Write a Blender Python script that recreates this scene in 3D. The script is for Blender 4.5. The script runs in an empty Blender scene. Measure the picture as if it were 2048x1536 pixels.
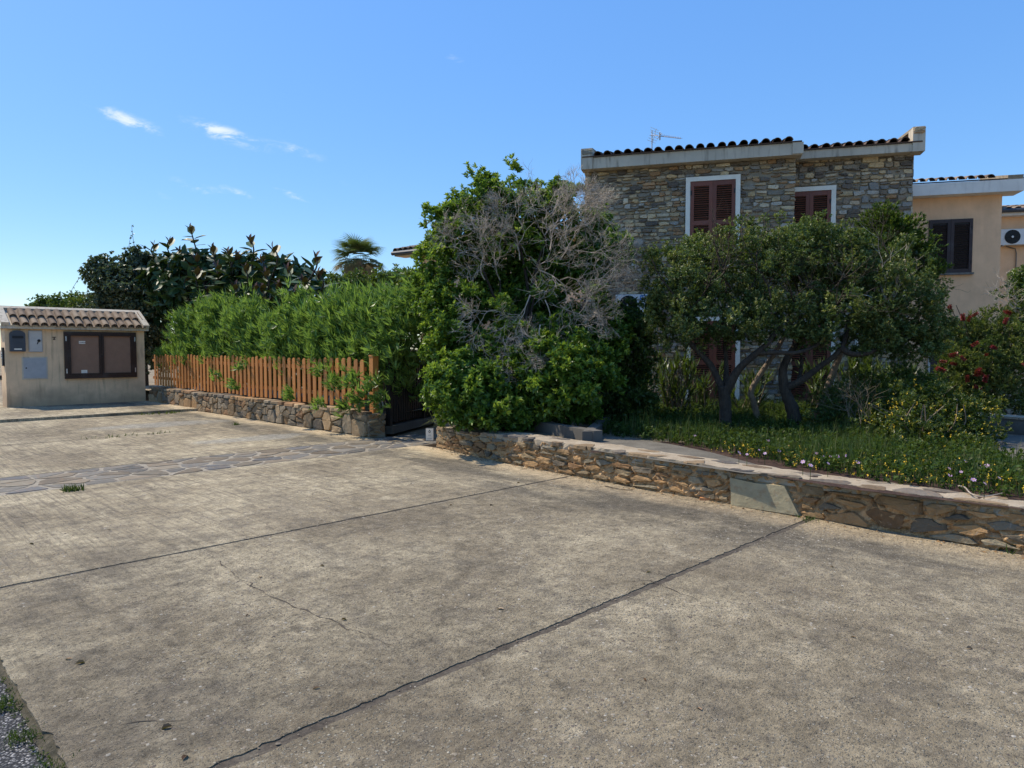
import bpy, math, random
import numpy as np
from mathutils import Vector, Matrix
R = math.radians
SC = bpy.context.scene
COL = SC.collection

# ------------------------------------------------------------------ camera
F_PX, EYE, PITCH = 1400.0, 1.70, math.atan(68 / 1400.0)
cam_d = bpy.data.cameras.new('camera'); cam = bpy.data.objects.new('camera', cam_d); COL.objects.link(cam)
cam_d.sensor_width = 36; cam_d.lens = F_PX / 2048 * 36; cam_d.clip_start = 0.05; cam_d.clip_end = 6000
cam.location = (0, 0, EYE); cam.rotation_euler = (R(90) - PITCH, 0, 0)
SC.camera = cam
# ------------------------------------------------------------------ light
SUN_EL, SUN_DIR = R(52), Vector((-0.90, 0.43, 0)).normalized()       # from the left, a little behind the houses
SUN_AZ = math.atan2(SUN_DIR.x, SUN_DIR.y)
SUN_POWER, SKY_POWER, EXPOSURE = 2.75, 0.088, 0.97
sun_d = bpy.data.lights.new('sun', 'SUN'); sun_d.energy = SUN_POWER; sun_d.angle = R(0.55); sun_d.color = (1.0, 0.90, 0.74)
sun = bpy.data.objects.new('sun', sun_d); COL.objects.link(sun)
_to = Vector((SUN_DIR.x * math.cos(SUN_EL), SUN_DIR.y * math.cos(SUN_EL), math.sin(SUN_EL)))
sun.rotation_euler = _to.to_track_quat('Z', 'Y').to_euler()
SC.view_settings.view_transform = 'Standard'; SC.view_settings.look = 'None'
SC.view_settings.exposure = EXPOSURE; SC.view_settings.gamma = 1; SC.view_settings.use_curve_mapping = False

# ------------------------------------------------------------------ geometry of the place
S2 = math.sqrt(0.5)
def W(u, v, z=0.0):                     # the drive's own axes: u runs away to the right, v comes forward to the right
    return Vector(((u + v) * S2, (u - v) * S2, z))
U_, V_ = Vector((S2, S2, 0)), Vector((S2, -S2, 0))
_F = Vector((0, math.cos(PITCH), -math.sin(PITCH))); _U = Vector((0, math.sin(PITCH), math.cos(PITCH)))
EYEV = Vector((0, 0, EYE))
def ray(px, py): return _F + Vector(((px - 1024) / F_PX, 0, 0)) + _U * ((768 - py) / F_PX)
def at_y(px, py, Y):
    d = ray(px, py); return EYEV + d * (Y / d.y)
def at_z(px, py, z):
    d = ray(px, py); return EYEV + d * ((z - EYE) / d.z)
def on_plane(px, py, p, n):
    d = ray(px, py); return EYEV + d * ((p - EYEV).dot(n) / d.dot(n))

# ------------------------------------------------------------------ nodes
class NT:
    def __init__(s, tree): s.t = tree; tree.nodes.clear()
    def n(s, kind, **kw):
        nd = s.t.nodes.new(kind)
        for k, v in kw.items():
            if k[0] == 'i' and k[1:].isdigit(): s.put(nd, int(k[1:]), v)
            elif k.startswith('in_'): s.put(nd, k[3:].replace('_', ' '), v)
            else: setattr(nd, k, v)
        return nd
    def put(s, nd, key, v):
        sock = nd.inputs[key]
        if isinstance(v, bpy.types.NodeSocket): s.t.links.new(v, sock)
        elif isinstance(v, bpy.types.Node): s.t.links.new(v.outputs[0], sock)
        else:
            if hasattr(sock.default_value, '__len__') and len(sock.default_value) == 4 and len(v) == 3: v = (*v, 1)
            sock.default_value = v
    def math(s, op, a, b=0.0, c=None, clamp=False):
        nd = s.n('ShaderNodeMath', operation=op, use_clamp=clamp); s.put(nd, 0, a); s.put(nd, 1, b)
        if c is not None: s.put(nd, 2, c)
        return nd.outputs[0]
    def mix(s, f, a, b, blend='MIX'):
        nd = s.n('ShaderNodeMix', data_type='RGBA', blend_type=blend); s.put(nd, 0, f); s.put(nd, 6, a); s.put(nd, 7, b)
        return nd.outputs[2]
    def ramp(s, f, stops, interp='LINEAR'):
        nd = s.n('ShaderNodeValToRGB'); s.put(nd, 0, f); cr = nd.color_ramp; cr.interpolation = interp
        while len(cr.elements) < len(stops): cr.elements.new(0.5)
        for e, (p, c) in zip(cr.elements, stops):
            e.position = p; e.color = (*c, 1) if hasattr(c, '__len__') else (c, c, c, 1)
        return nd.outputs[0]
    def noise(s, vec, scale, detail=4, rough=0.55, dist=0.0):
        nd = s.n('ShaderNodeTexNoise', in_Scale=scale, in_Detail=detail, in_Roughness=rough, in_Distortion=dist)
        if vec is not None: s.put(nd, 'Vector', vec)
        return nd.outputs[0]
    def voro(s, vec, scale, feature='F1', rnd=1.0):
        nd = s.n('ShaderNodeTexVoronoi', feature=feature, in_Scale=scale, in_Randomness=rnd)
        if vec is not None: s.put(nd, 'Vector', vec)
        return nd
    def mapping(s, vec, scale=(1, 1, 1), rot=(0, 0, 0), loc=(0, 0, 0)):
        return s.n('ShaderNodeMapping', in_Vector=vec, in_Scale=scale, in_Rotation=rot, in_Location=loc).outputs[0]
    def step(s, x, a, b):
        nd = s.n('ShaderNodeMapRange', interpolation_type='SMOOTHSTEP', i0=x, i1=a, i2=b, i3=0.0, i4=1.0); return nd.outputs[0]
    def bump(s, h, strength=0.5, dist=0.02, nrm=None):
        nd = s.n('ShaderNodeBump', in_Strength=strength, in_Distance=dist, in_Height=h)
        if nrm is not None: s.put(nd, 'Normal', nrm)
        return nd.outputs[0]
def material(name):
    m = bpy.data.materials.new(name); m.use_nodes = True
    return m, NT(m.node_tree)
def finish(m, t, color, rough=0.8, nrm=None, metallic=0.0, spec=0.4):
    b = t.n('ShaderNodeBsdfPrincipled', in_Base_Color=color, in_Roughness=rough, in_Metallic=metallic)
    t.put(b, 'Specular IOR Level', spec)
    if nrm is not None: t.put(b, 'Normal', nrm)
    o = t.n('ShaderNodeOutputMaterial'); t.put(o, 0, b); return m
def coords(t, which='Object'): return t.n('ShaderNodeTexCoord').outputs[which]
def rnd_piece(t):                         # one number per stone, whether the stone is an object or an island of a joined mesh
    a = t.n('ShaderNodeObjectInfo').outputs['Random']; b = t.n('ShaderNodeNewGeometry').outputs['Random Per Island']
    return t.math('FRACT', t.math('ADD', a, b))

def mat_plain(name, col, rough=0.7, var=0.12, scale=6, bump=0.15, metallic=0.0, spec=0.4, fine=90):
    m, t = material(name); c = coords(t)
    n1 = t.noise(c, scale, 5); n2 = t.noise(c, fine, 3)
    f = t.math('ADD', t.math('MULTIPLY', n1, 0.7), t.math('MULTIPLY', n2, 0.3))
    lo = tuple(x * (1 - var * 2.2) for x in col); hi = tuple(min(1, x * (1 + var * 1.6)) for x in col)
    return finish(m, t, t.ramp(f, [(0.3, lo), (0.7, hi)]), rough, t.bump(f, bump, 0.01), metallic, spec)

def mat_stone(name, palette, bump=0.6, scale=9, rough=0.85):
    m, t = material(name); c = coords(t); r = rnd_piece(t)
    off = t.n('ShaderNodeVectorMath', operation='ADD', i0=c)
    cmb = t.n('ShaderNodeCombineXYZ', i0=t.math('MULTIPLY', r, 37.0), i1=t.math('MULTIPLY', r, 91.0), i2=t.math('MULTIPLY', r, 13.0))
    t.put(off, 1, cmb); p = off.outputs[0]
    stops = [(i / len(palette), col) for i, col in enumerate(palette)]
    base = t.ramp(r, stops, 'CONSTANT')
    n1 = t.noise(p, scale, 6, 0.65, 0.4); n2 = t.noise(t.mapping(p, (1, 1, 5)), scale * 2.4, 5, 0.6)
    r2 = t.math('FRACT', t.math('MULTIPLY', r, 17.3))
    val = t.math('ADD', t.math('ADD', 0.42, t.math('MULTIPLY', n1, 0.8)), t.math('MULTIPLY', t.math('SUBTRACT', r2, 0.5), 0.5))
    colr = t.mix(1.0, base, t.n('ShaderNodeCombineColor', i0=val, i1=val, i2=val), 'MULTIPLY')
    rust = t.math('MULTIPLY', t.step(n2, 0.52, 0.66), 0.45)
    colr = t.mix(rust, colr, (0.25, 0.15, 0.075))
    lich = t.math('MULTIPLY', t.step(t.noise(p, scale * 4, 3), 0.6, 0.72), 0.28)
    colr = t.mix(lich, colr, (0.36, 0.35, 0.31))
    h = t.math('ADD', n1, t.math('MULTIPLY', n2, 0.7))
    return finish(m, t, colr, rough, t.bump(h, bump, 0.025))

def mat_leaf(name, dark, mid, light, young=(0.30, 0.36, 0.04), trans=0.3, rough=0.42, spec=0.45):
    m, t = material(name)
    r = t.n('ShaderNodeNewGeometry').outputs['Random Per Island']
    r = t.math('FRACT', t.math('ADD', r, t.n('ShaderNodeObjectInfo').outputs['Random']))
    a = t.n('ShaderNodeAttribute', attribute_name='young').outputs['Fac']
    col = t.ramp(r, [(0.0, dark), (0.5, mid), (1.0, light)])
    col = t.mix(a, col, young)
    b = t.n('ShaderNodeBsdfPrincipled', in_Base_Color=col, in_Roughness=rough); t.put(b, 'Specular IOR Level', spec)
    tr = t.n('ShaderNodeBsdfTranslucent', in_Color=t.mix(0.5, col, (0.22, 0.32, 0.02)))
    mx = t.n('ShaderNodeMixShader', i0=trans); t.put(mx, 1, b); t.put(mx, 2, tr)
    o = t.n('ShaderNodeOutputMaterial'); t.put(o, 0, mx); return m

def mat_wood(name, col, rough=0.6):
    m, t = material(name); c = coords(t); r = t.n('ShaderNodeObjectInfo').outputs['Random']
    g = t.noise(t.mapping(c, (14, 14, 1.3)), 4, 5, 0.6, 0.6)
    w = t.noise(c, 3, 4)
    v = t.math('ADD', t.math('ADD', 0.62, t.math('MULTIPLY', g, 0.5)), t.math('MULTIPLY', t.math('SUBTRACT', r, 0.5), 0.35))
    base = t.mix(1.0, col, t.n('ShaderNodeCombineColor', i0=v, i1=v, i2=v), 'MULTIPLY')
    base = t.mix(t.math('MULTIPLY', t.step(w, 0.52, 0.75), 0.5), base, tuple(0.45 * x + 0.06 for x in col))
    return finish(m, t, base, rough, t.bump(g, 0.25, 0.01))

def mat_bark(name, c0, c1):
    m, t = material(name); c = coords(t)
    n = t.noise(t.mapping(c, (1, 1, 0.3)), 28, 6, 0.7, 0.5); n2 = t.noise(c, 5, 4)
    col = t.ramp(t.math('ADD', t.math('MULTIPLY', n, 0.6), t.math('MULTIPLY', n2, 0.4)), [(0.32, c0), (0.66, c1)])
    return finish(m, t, col, 0.9, t.bump(n, 0.9, 0.03))

def mat_plaster(name, col, stain=(0.16, 0.13, 0.10), base_z=0.0, drip=0.5):
    m, t = material(name); c = coords(t)
    n1 = t.noise(c, 1.7, 6, 0.6); n2 = t.noise(t.mapping(c, (3, 3, 0.35)), 3, 5, 0.6); n3 = t.noise(c, 160, 3)
    z = t.n('ShaderNodeSeparateXYZ', i0=c).outputs[2]
    low = t.math('SUBTRACT', 1.0, t.step(t.math('ADD', z, t.math('MULTIPLY', t.math('SUBTRACT', n1, 0.5), 0.9)), base_z + 0.05, base_z + 0.75))
    colr = t.ramp(n1, [(0.3, tuple(x * 0.86 for x in col)), (0.7, tuple(x * 1.1 for x in col))])
    colr = t.mix(t.math('MULTIPLY', t.step(n2, 0.5, 0.78), drip), colr, stain)
    colr = t.mix(t.math('MULTIPLY', low, 0.6), colr, stain)
    return finish(m, t, colr, 0.9, t.bump(t.math('ADD', n3, t.math('MULTIPLY', n1, 2)), 0.2, 0.006))

def mat_concrete():
    m, t = material('weathered_broomed_concrete'); c = coords(t)
    uv = t.mapping(c, rot=(0, 0, R(-45)))                              # (u, -v, z)
    sx = t.n('ShaderNodeSeparateXYZ', i0=uv); u, mv = sx.outputs[0], sx.outputs[1]
    big = t.noise(uv, 0.6, 7, 0.66, 0.4); mid = t.noise(uv, 4.0, 7, 0.72, 0.3); fine = t.noise(uv, 30, 6, 0.8); grit = t.noise(uv, 110, 4, 0.8)
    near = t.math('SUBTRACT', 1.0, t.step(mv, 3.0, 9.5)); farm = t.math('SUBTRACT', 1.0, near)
    col = t.ramp(big, [(0.36, (0.225, 0.180, 0.114)), (0.5, (0.355, 0.291, 0.187)), (0.61, (0.479, 0.399, 0.261))])
    col = t.mix(t.math('MULTIPLY', t.step(mid, 0.47, 0.66), 0.62), col, (0.149, 0.126, 0.093))
    col = t.mix(t.math('MULTIPLY', t.step(t.noise(t.mapping(uv, (1, 1, 1), loc=(11, 4, 0)), 2.2, 6, 0.7), 0.54, 0.68), 0.6), col, (0.510, 0.433, 0.295))
    # broom strokes along v
    st = t.noise(t.mapping(uv, (34, 0.9, 1)), 1.0, 5, 0.7); st2 = t.noise(t.mapping(uv, (11, 0.5, 1)), 1.0, 4, 0.6)
    sk = t.math('ADD', 0.22, t.math('MULTIPLY', farm, 0.78))
    col = t.mix(t.math('MULTIPLY', t.math('MULTIPLY', t.step(st, 0.48, 0.62), 0.62), sk), col, (0.125, 0.103, 0.076))
    col = t.mix(t.math('MULTIPLY', t.math('MULTIPLY', t.step(st2, 0.5, 0.66), 0.35), sk), col, (0.100, 0.079, 0.058))
    # dark grime along the foot of the walls, sand washed against them
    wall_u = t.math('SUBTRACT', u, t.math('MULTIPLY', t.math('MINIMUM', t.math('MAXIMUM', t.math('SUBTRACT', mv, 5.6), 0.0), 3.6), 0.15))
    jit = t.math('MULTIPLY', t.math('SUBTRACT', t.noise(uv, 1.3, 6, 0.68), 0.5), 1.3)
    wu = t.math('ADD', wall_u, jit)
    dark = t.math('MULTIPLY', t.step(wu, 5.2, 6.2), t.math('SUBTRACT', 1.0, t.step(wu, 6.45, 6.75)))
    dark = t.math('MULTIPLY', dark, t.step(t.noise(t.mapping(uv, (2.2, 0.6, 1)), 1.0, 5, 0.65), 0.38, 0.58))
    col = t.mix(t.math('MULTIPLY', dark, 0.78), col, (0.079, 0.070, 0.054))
    sand = t.step(t.math('ADD', wall_u, t.math('MULTIPLY', jit, 0.4)), 6.52, 6.86)
    col = t.mix(t.math('MULTIPLY', sand, t.math('ADD', 0.45, t.math('MULTIPLY', mid, 0.7))), col, (0.500, 0.389, 0.242))
    # bluish cement repairs
    for (pu, pv, au, av) in ((6.0, -13.0, 1.1, 0.42), (5.6, -16.9, 1.5, 0.6)):
        du = t.math('DIVIDE', t.math('SUBTRACT', u, pu), au); dv = t.math('DIVIDE', t.math('ADD', mv, pv), av)
        dd = t.math('ADD', t.math('ADD', t.math('MULTIPLY', du, du), t.math('MULTIPLY', dv, dv)), t.math('MULTIPLY', jit, 2.4))
        col = t.mix(t.math('MULTIPLY', t.math('SUBTRACT', 1.0, t.step(dd, 0.4, 1.3)), 0.55), col, (0.290, 0.286, 0.257))
    # exposed aggregate
    def agg(scale, thr, size):
        v = t.voro(uv, scale); rc = t.n('ShaderNodeSeparateColor', i0=v.outputs['Color'])
        on = t.math('MULTIPLY', t.math('GREATER_THAN', rc.outputs[0], thr), t.math('SUBTRACT', 1.0, t.step(v.outputs['Distance'], size * 0.7, size)))
        return on, rc.outputs[1]
    worn = t.step(t.noise(uv, 0.9, 5, 0.6), 0.36, 0.58); nw = t.math('ADD', 0.25, t.math('MULTIPLY', near, 0.75))
    on1, k1 = agg(48, 0.52, 0.40); on2, k2 = agg(105, 0.35, 0.45)
    col = t.mix(t.math('MULTIPLY', on2, t.math('MULTIPLY', nw, 0.8)), col, t.ramp(k2, [(0, (0.065, 0.056, 0.044)), (0.55, (0.250, 0.211, 0.149)), (1, (0.500, 0.447, 0.341))]))
    col = t.mix(t.math('MULTIPLY', t.math('MULTIPLY', on1, nw), t.math('MULTIPLY', worn, 0.9)), col, t.ramp(k1, [(0, (0.079, 0.068, 0.051)), (0.45, (0.300, 0.257, 0.181)), (1, (0.579, 0.531, 0.419))]))
    col = t.mix(t.math('MULTIPLY', t.step(fine, 0.5, 0.66), 0.62), col, (0.105, 0.087, 0.066))
    col = t.mix(t.math('MULTIPLY', t.step(grit, 0.56, 0.68), 0.55), col, (0.520, 0.464, 0.350))
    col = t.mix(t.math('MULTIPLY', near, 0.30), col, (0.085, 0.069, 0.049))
    fr_ = t.noise(t.mapping(uv, (1, 1, 1), loc=(5, 9, 0)), 7, 10, 0.86, 0.2); fr2 = t.noise(uv, 0.45, 3, 0.5)
    stn = t.math('MULTIPLY', t.step(t.noise(t.mapping(uv, (1, 0.55, 1), loc=(2, 31, 0)), 0.8, 7, 0.7, 0.6), 0.53, 0.66), 0.32)
    col = t.mix(stn, col, (0.105, 0.091, 0.071))
    bay = t.math('MULTIPLY', t.math('SUBTRACT', t.n('ShaderNodeObjectInfo').outputs['Random'], 0.5), 0.22)
    k = t.math('ADD', t.math('ADD', t.n('ShaderNodeMapRange', i0=fr_, i1=0.34, i2=0.66, i3=0.56, i4=1.78).outputs[0], bay), t.math('MULTIPLY', t.math('SUBTRACT', fr2, 0.5), 0.7))
    col = t.mix(1.0, col, t.n('ShaderNodeCombineColor', i0=k, i1=k, i2=k), 'MULTIPLY')
    h = t.math('ADD', t.math('ADD', t.math('MULTIPLY', on1, 0.8), t.math('MULTIPLY', on2, 0.5)), t.math('ADD', t.math('MULTIPLY', fine, 1.8), t.math('MULTIPLY', st, t.math('MULTIPLY', sk, 1.2))))
    return finish(m, t, col, 0.92, t.bump(h, 0.9, 0.014), spec=0.25)

def mat_ground(name, c0, c1, c2, scale=2.0, bump=0.6, fine=45):
    m, t = material(name); c = coords(t)
    a = t.noise(c, scale, 6, 0.65); b = t.noise(c, fine, 5, 0.7)
    f = t.math('ADD', t.math('MULTIPLY', a, 0.55), t.math('MULTIPLY', b, 0.45))
    return finish(m, t, t.ramp(f, [(0.34, c0), (0.5, c1), (0.66, c2)]), 0.95, t.bump(f, bump, 0.03), spec=0.2)

def mat_asphalt():
    m, t = material('gravelly_asphalt'); c = coords(t); v = t.voro(c, 75); r = t.n('ShaderNodeSeparateColor', i0=v.outputs['Color']).outputs[0]
    col = t.ramp(r, [(0, (0.08, 0.078, 0.078)), (0.6, (0.20, 0.195, 0.188)), (1, (0.44, 0.42, 0.395))])
    col = t.mix(t.step(v.outputs['Distance'], 0.3, 0.55), col, (0.025, 0.025, 0.027))
    return finish(m, t, col, 0.9, t.bump(t.math('SUBTRACT', 1.0, v.outputs['Distance']), 0.9, 0.012))

def mat_tile(name, c0, c1, c2):
    m, t = material(name); c = coords(t); r = t.n('ShaderNodeObjectInfo').outputs['Random']
    n = t.noise(c, 7, 6, 0.65); n2 = t.noise(c, 40, 4)
    f = t.math('ADD', t.math('MULTIPLY', n, 0.7), t.math('MULTIPLY', t.math('SUBTRACT', r, 0.5), 0.45))
    col = t.ramp(t.math('ADD', f, 0.15), [(0.25, c0), (0.5, c1), (0.8, c2)])
    col = t.mix(t.math('MULTIPLY', t.step(n2, 0.58, 0.7), 0.5), col, (0.10, 0.09, 0.075))
    return finish(m, t, col, 0.85, t.bump(n2, 0.4, 0.008))

M = {}
M['concrete'] = mat_concrete()
M['joint'] = mat_ground('joint_filler', (0.046, 0.037, 0.029), (0.095, 0.079, 0.061), (0.171, 0.147, 0.109), 6, 0.8)
M['asphalt'] = mat_asphalt()
M['earth'] = mat_ground('dry_earth', (0.13, 0.10, 0.065), (0.24, 0.19, 0.125), (0.34, 0.275, 0.185), 1.2)
M['soil'] = mat_ground('dark_mulch', (0.02, 0.013, 0.01), (0.06, 0.035, 0.026), (0.11, 0.07, 0.05), 8, 1.0)
M['dirt'] = mat_ground('mossy_dirt', (0.035, 0.034, 0.022), (0.085, 0.074, 0.05), (0.16, 0.135, 0.095), 14, 1.0)
M['path'] = mat_ground('grey_path_concrete', (0.090, 0.081, 0.066), (0.143, 0.129, 0.105), (0.203, 0.184, 0.146), 3, 0.5)  # concrete tone darkened to stand in for shade on the garden path
M['plinth'] = mat_plaster('grey_cement_render', (0.20, 0.182, 0.155), (0.05, 0.045, 0.038), 0.3, 0.85)
M['mortar_pale'] = mat_ground('flagstone_mortar', (0.194, 0.168, 0.132), (0.290, 0.253, 0.196), (0.387, 0.339, 0.262), 5, 0.6)
M['mortar_sand'] = mat_ground('sandy_orange_mortar', (0.250, 0.144, 0.065), (0.450, 0.282, 0.140), (0.600, 0.402, 0.220), 6, 1.0, 60)
M['mortar_top'] = mat_ground('pale_sandy_mortar', (0.281, 0.218, 0.148), (0.391, 0.319, 0.226), (0.459, 0.386, 0.287), 5, 0.8, 60)
M['mortar_house'] = mat_ground('house_mortar', (0.191, 0.152, 0.107), (0.314, 0.256, 0.179), (0.396, 0.328, 0.239), 6, 0.7)
M['stone_house'] = mat_stone('facade_fieldstone', [(0.394, 0.336, 0.251), (0.619, 0.436, 0.225), (0.246, 0.197, 0.144), (0.660, 0.496, 0.282), (0.459, 0.410, 0.330), (0.469, 0.272, 0.133), (0.181, 0.145, 0.111), (0.726, 0.592, 0.395), (0.533, 0.389, 0.229), (0.352, 0.325, 0.278), (0.619, 0.474, 0.303), (0.299, 0.229, 0.159)], 0.9)
M['stone_low'] = mat_stone('low_wall_schist', [(0.254, 0.207, 0.133), (0.364, 0.222, 0.099), (0.177, 0.142, 0.095), (0.420, 0.252, 0.111), (0.309, 0.257, 0.163), (0.265, 0.147, 0.064), (0.364, 0.262, 0.142), (0.210, 0.187, 0.138)], 1.0, 7)
M['stone_fence'] = mat_stone('fence_wall_stone', [(0.367, 0.243, 0.124), (0.269, 0.211, 0.137), (0.415, 0.243, 0.106), (0.208, 0.162, 0.110), (0.452, 0.313, 0.173), (0.293, 0.162, 0.075), (0.330, 0.237, 0.137)], 0.8, 6)
M['stone_cap'] = mat_stone('slate_cap', [(0.131, 0.112, 0.090), (0.188, 0.156, 0.120), (0.188, 0.130, 0.078), (0.231, 0.187, 0.133), (0.125, 0.112, 0.099), (0.263, 0.182, 0.101)], 0.7, 8)
M['flag'] = mat_stone('slate_flagstone', [(0.142, 0.133, 0.115), (0.212, 0.168, 0.112), (0.119, 0.116, 0.112), (0.235, 0.196, 0.137), (0.162, 0.146, 0.119), (0.186, 0.146, 0.097)], 0.3, 6)
M['grey_slab'] = mat_stone('smooth_grey_slab', [(0.380, 0.324, 0.200), (0.380, 0.324, 0.200)], 0.5, 5)
M['plaster_kiosk'] = mat_plaster('tan_render', (0.806, 0.557, 0.328), (0.291, 0.200, 0.123), 0.05, 0.62)
M['plaster_pink'] = mat_plaster('salmon_render', (0.864, 0.535, 0.303), (0.540, 0.327, 0.187), -2, 0.25)
M['fascia'] = mat_plaster('grey_painted_concrete', (0.58, 0.50, 0.38), (0.18, 0.145, 0.105), -5, 0.85)
M['fascia_white'] = mat_plaster('white_painted_fascia', (0.80, 0.74, 0.64), (0.38, 0.34, 0.29), -5, 0.25)
M['white'] = mat_plain('white_paint', (0.857, 0.790, 0.651), 0.6, 0.05)
M['shutter'] = mat_wood('red_brown_shutter_paint', (0.22, 0.066, 0.036), 0.5)
M['shutter_dark'] = mat_wood('dark_brown_shutter_paint', (0.042, 0.022, 0.02), 0.5)
M['board_frame'] = mat_wood('dark_walnut_frame', (0.035, 0.016, 0.012), 0.4)
M['board'] = mat_plain('brown_backing_board', (0.30, 0.17, 0.105), 0.8, 0.06)
M['picket'] = mat_wood('orange_stained_wood', (0.540, 0.212, 0.052), 0.6)
M['gate'] = mat_wood('near_black_wood', (0.012, 0.010, 0.009), 0.7)  # near-black wood tone for the gateway slats
M['tile'] = mat_tile('weathered_terracotta', (0.115, 0.077, 0.051), (0.214, 0.146, 0.092), (0.291, 0.222, 0.150))
M['tile_dark'] = mat_tile('backlit_dark_terracotta', (0.05, 0.033, 0.025), (0.10, 0.06, 0.042), (0.17, 0.11, 0.075))  # terracotta painted dark for the backlit house roofs
M['grey_metal'] = mat_plain('grey_metal_door', (0.40, 0.40, 0.39), 0.5, 0.06)
M['pale_door'] = mat_plain('pale_beige_door', (0.55, 0.51, 0.45), 0.5, 0.06)
M['dark_metal'] = mat_plain('dark_blue_grey_metal', (0.06, 0.068, 0.08), 0.45, 0.1)
M['black'] = mat_plain('black_plastic', (0.012, 0.012, 0.013), 0.5, 0.1)
M['alu'] = mat_plain('aluminium', (0.62, 0.63, 0.64), 0.35, 0.05, metallic=0.7)
M['blue'] = mat_plain('blue_sticker', (0.03, 0.24, 0.62), 0.5, 0.03)
M['ac_white'] = mat_plain('off_white_casing', (0.70, 0.70, 0.67), 0.45, 0.04)
M['bark_dark'] = mat_bark('dark_bark', (0.019, 0.014, 0.010), (0.085, 0.063, 0.045))
M['bark_pale'] = mat_bark('pale_peeling_bark', (0.12, 0.085, 0.06), (0.36, 0.27, 0.19))
M['dead'] = mat_bark('grey_dead_twig', (0.277, 0.230, 0.183), (0.585, 0.497, 0.392))
M['stem'] = mat_bark('woody_stem', (0.10, 0.075, 0.05), (0.26, 0.20, 0.13))
M['leaf_pitt'] = mat_leaf('glossy_shrub_leaf', (0.041, 0.092, 0.017), (0.101, 0.204, 0.029), (0.177, 0.305, 0.043), (0.450, 0.569, 0.065), 0.42)
M['leaf_dkshrub'] = mat_leaf('dark_shrub_leaf', (0.029, 0.058, 0.017), (0.058, 0.111, 0.025), (0.102, 0.163, 0.036), (0.192, 0.247, 0.049))
M['leaf_lent'] = mat_leaf('small_olive_leaf', (0.045, 0.076, 0.022), (0.099, 0.147, 0.041), (0.188, 0.234, 0.073), (0.390, 0.361, 0.098), 0.30, 0.42)
M['leaf_jun'] = mat_leaf('feathery_green_leaf', (0.035, 0.072, 0.014), (0.07, 0.125, 0.02), (0.12, 0.18, 0.03), trans=0.25)
M['leaf_hedge'] = mat_leaf('narrow_hedge_leaf', (0.065, 0.142, 0.036), (0.150, 0.278, 0.062), (0.255, 0.400, 0.091), (0.441, 0.596, 0.127), 0.45)
M['leaf_rubber'] = mat_leaf('rubber_plant_leaf', (0.016, 0.039, 0.013), (0.029, 0.065, 0.019), (0.052, 0.104, 0.026), (0.111, 0.031, 0.022), 0.04, 0.5, 0.3)
M['leaf_creeper'] = mat_leaf('dull_creeper_leaf', (0.041, 0.061, 0.036), (0.088, 0.121, 0.073), (0.176, 0.209, 0.133), trans=0.2)
M['leaf_far'] = mat_leaf('distant_leaf', (0.035, 0.069, 0.019), (0.069, 0.119, 0.026), (0.112, 0.175, 0.036))
M['leaf_palm'] = mat_leaf('palm_leaf', (0.045, 0.07, 0.025), (0.08, 0.12, 0.04), (0.14, 0.17, 0.06), (0.26, 0.20, 0.11), 0.2, 0.7, 0.15)
M['leaf_strap'] = mat_leaf('strappy_leaf', (0.025, 0.05, 0.014), (0.05, 0.09, 0.022), (0.095, 0.145, 0.038), (0.22, 0.19, 0.09))
M['grass'] = mat_leaf('grass_blade', (0.016, 0.039, 0.009), (0.036, 0.070, 0.016), (0.066, 0.112, 0.027), (0.178, 0.180, 0.084), 0.25, 0.65, 0.15)  # blade colour lowered to carry the shade over the garden bed
M['leaf_ybush'] = mat_leaf('yellowish_bush_leaf', (0.03, 0.055, 0.012), (0.065, 0.10, 0.017), (0.13, 0.165, 0.026), (0.34, 0.29, 0.03))
M['yellow'] = mat_plain('yellow_petal', (0.70, 0.46, 0.02), 0.6, 0.1)
M['lilac'] = mat_leaf('lilac_petal', (0.50, 0.30, 0.52), (0.58, 0.37, 0.60), (0.66, 0.47, 0.68), trans=0.25)
M['red'] = mat_leaf('crimson_flower', (0.16, 0.010, 0.018), (0.25, 0.016, 0.026), (0.33, 0.025, 0.038), trans=0.15)
M['brown_leaf'] = mat_leaf('dry_leaf', (0.105, 0.053, 0.027), (0.210, 0.112, 0.053), (0.360, 0.225, 0.120), trans=0.1)
M['pebble'] = mat_stone('pebble', [(0.290, 0.252, 0.191), (0.194, 0.161, 0.119), (0.370, 0.335, 0.272), (0.106, 0.087, 0.070), (0.238, 0.200, 0.145), (0.150, 0.126, 0.093)], 0.2, 30)
M['brickbit'] = mat_plain('orange_tile_shard', (0.55, 0.25, 0.10), 0.8, 0.1)

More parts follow.
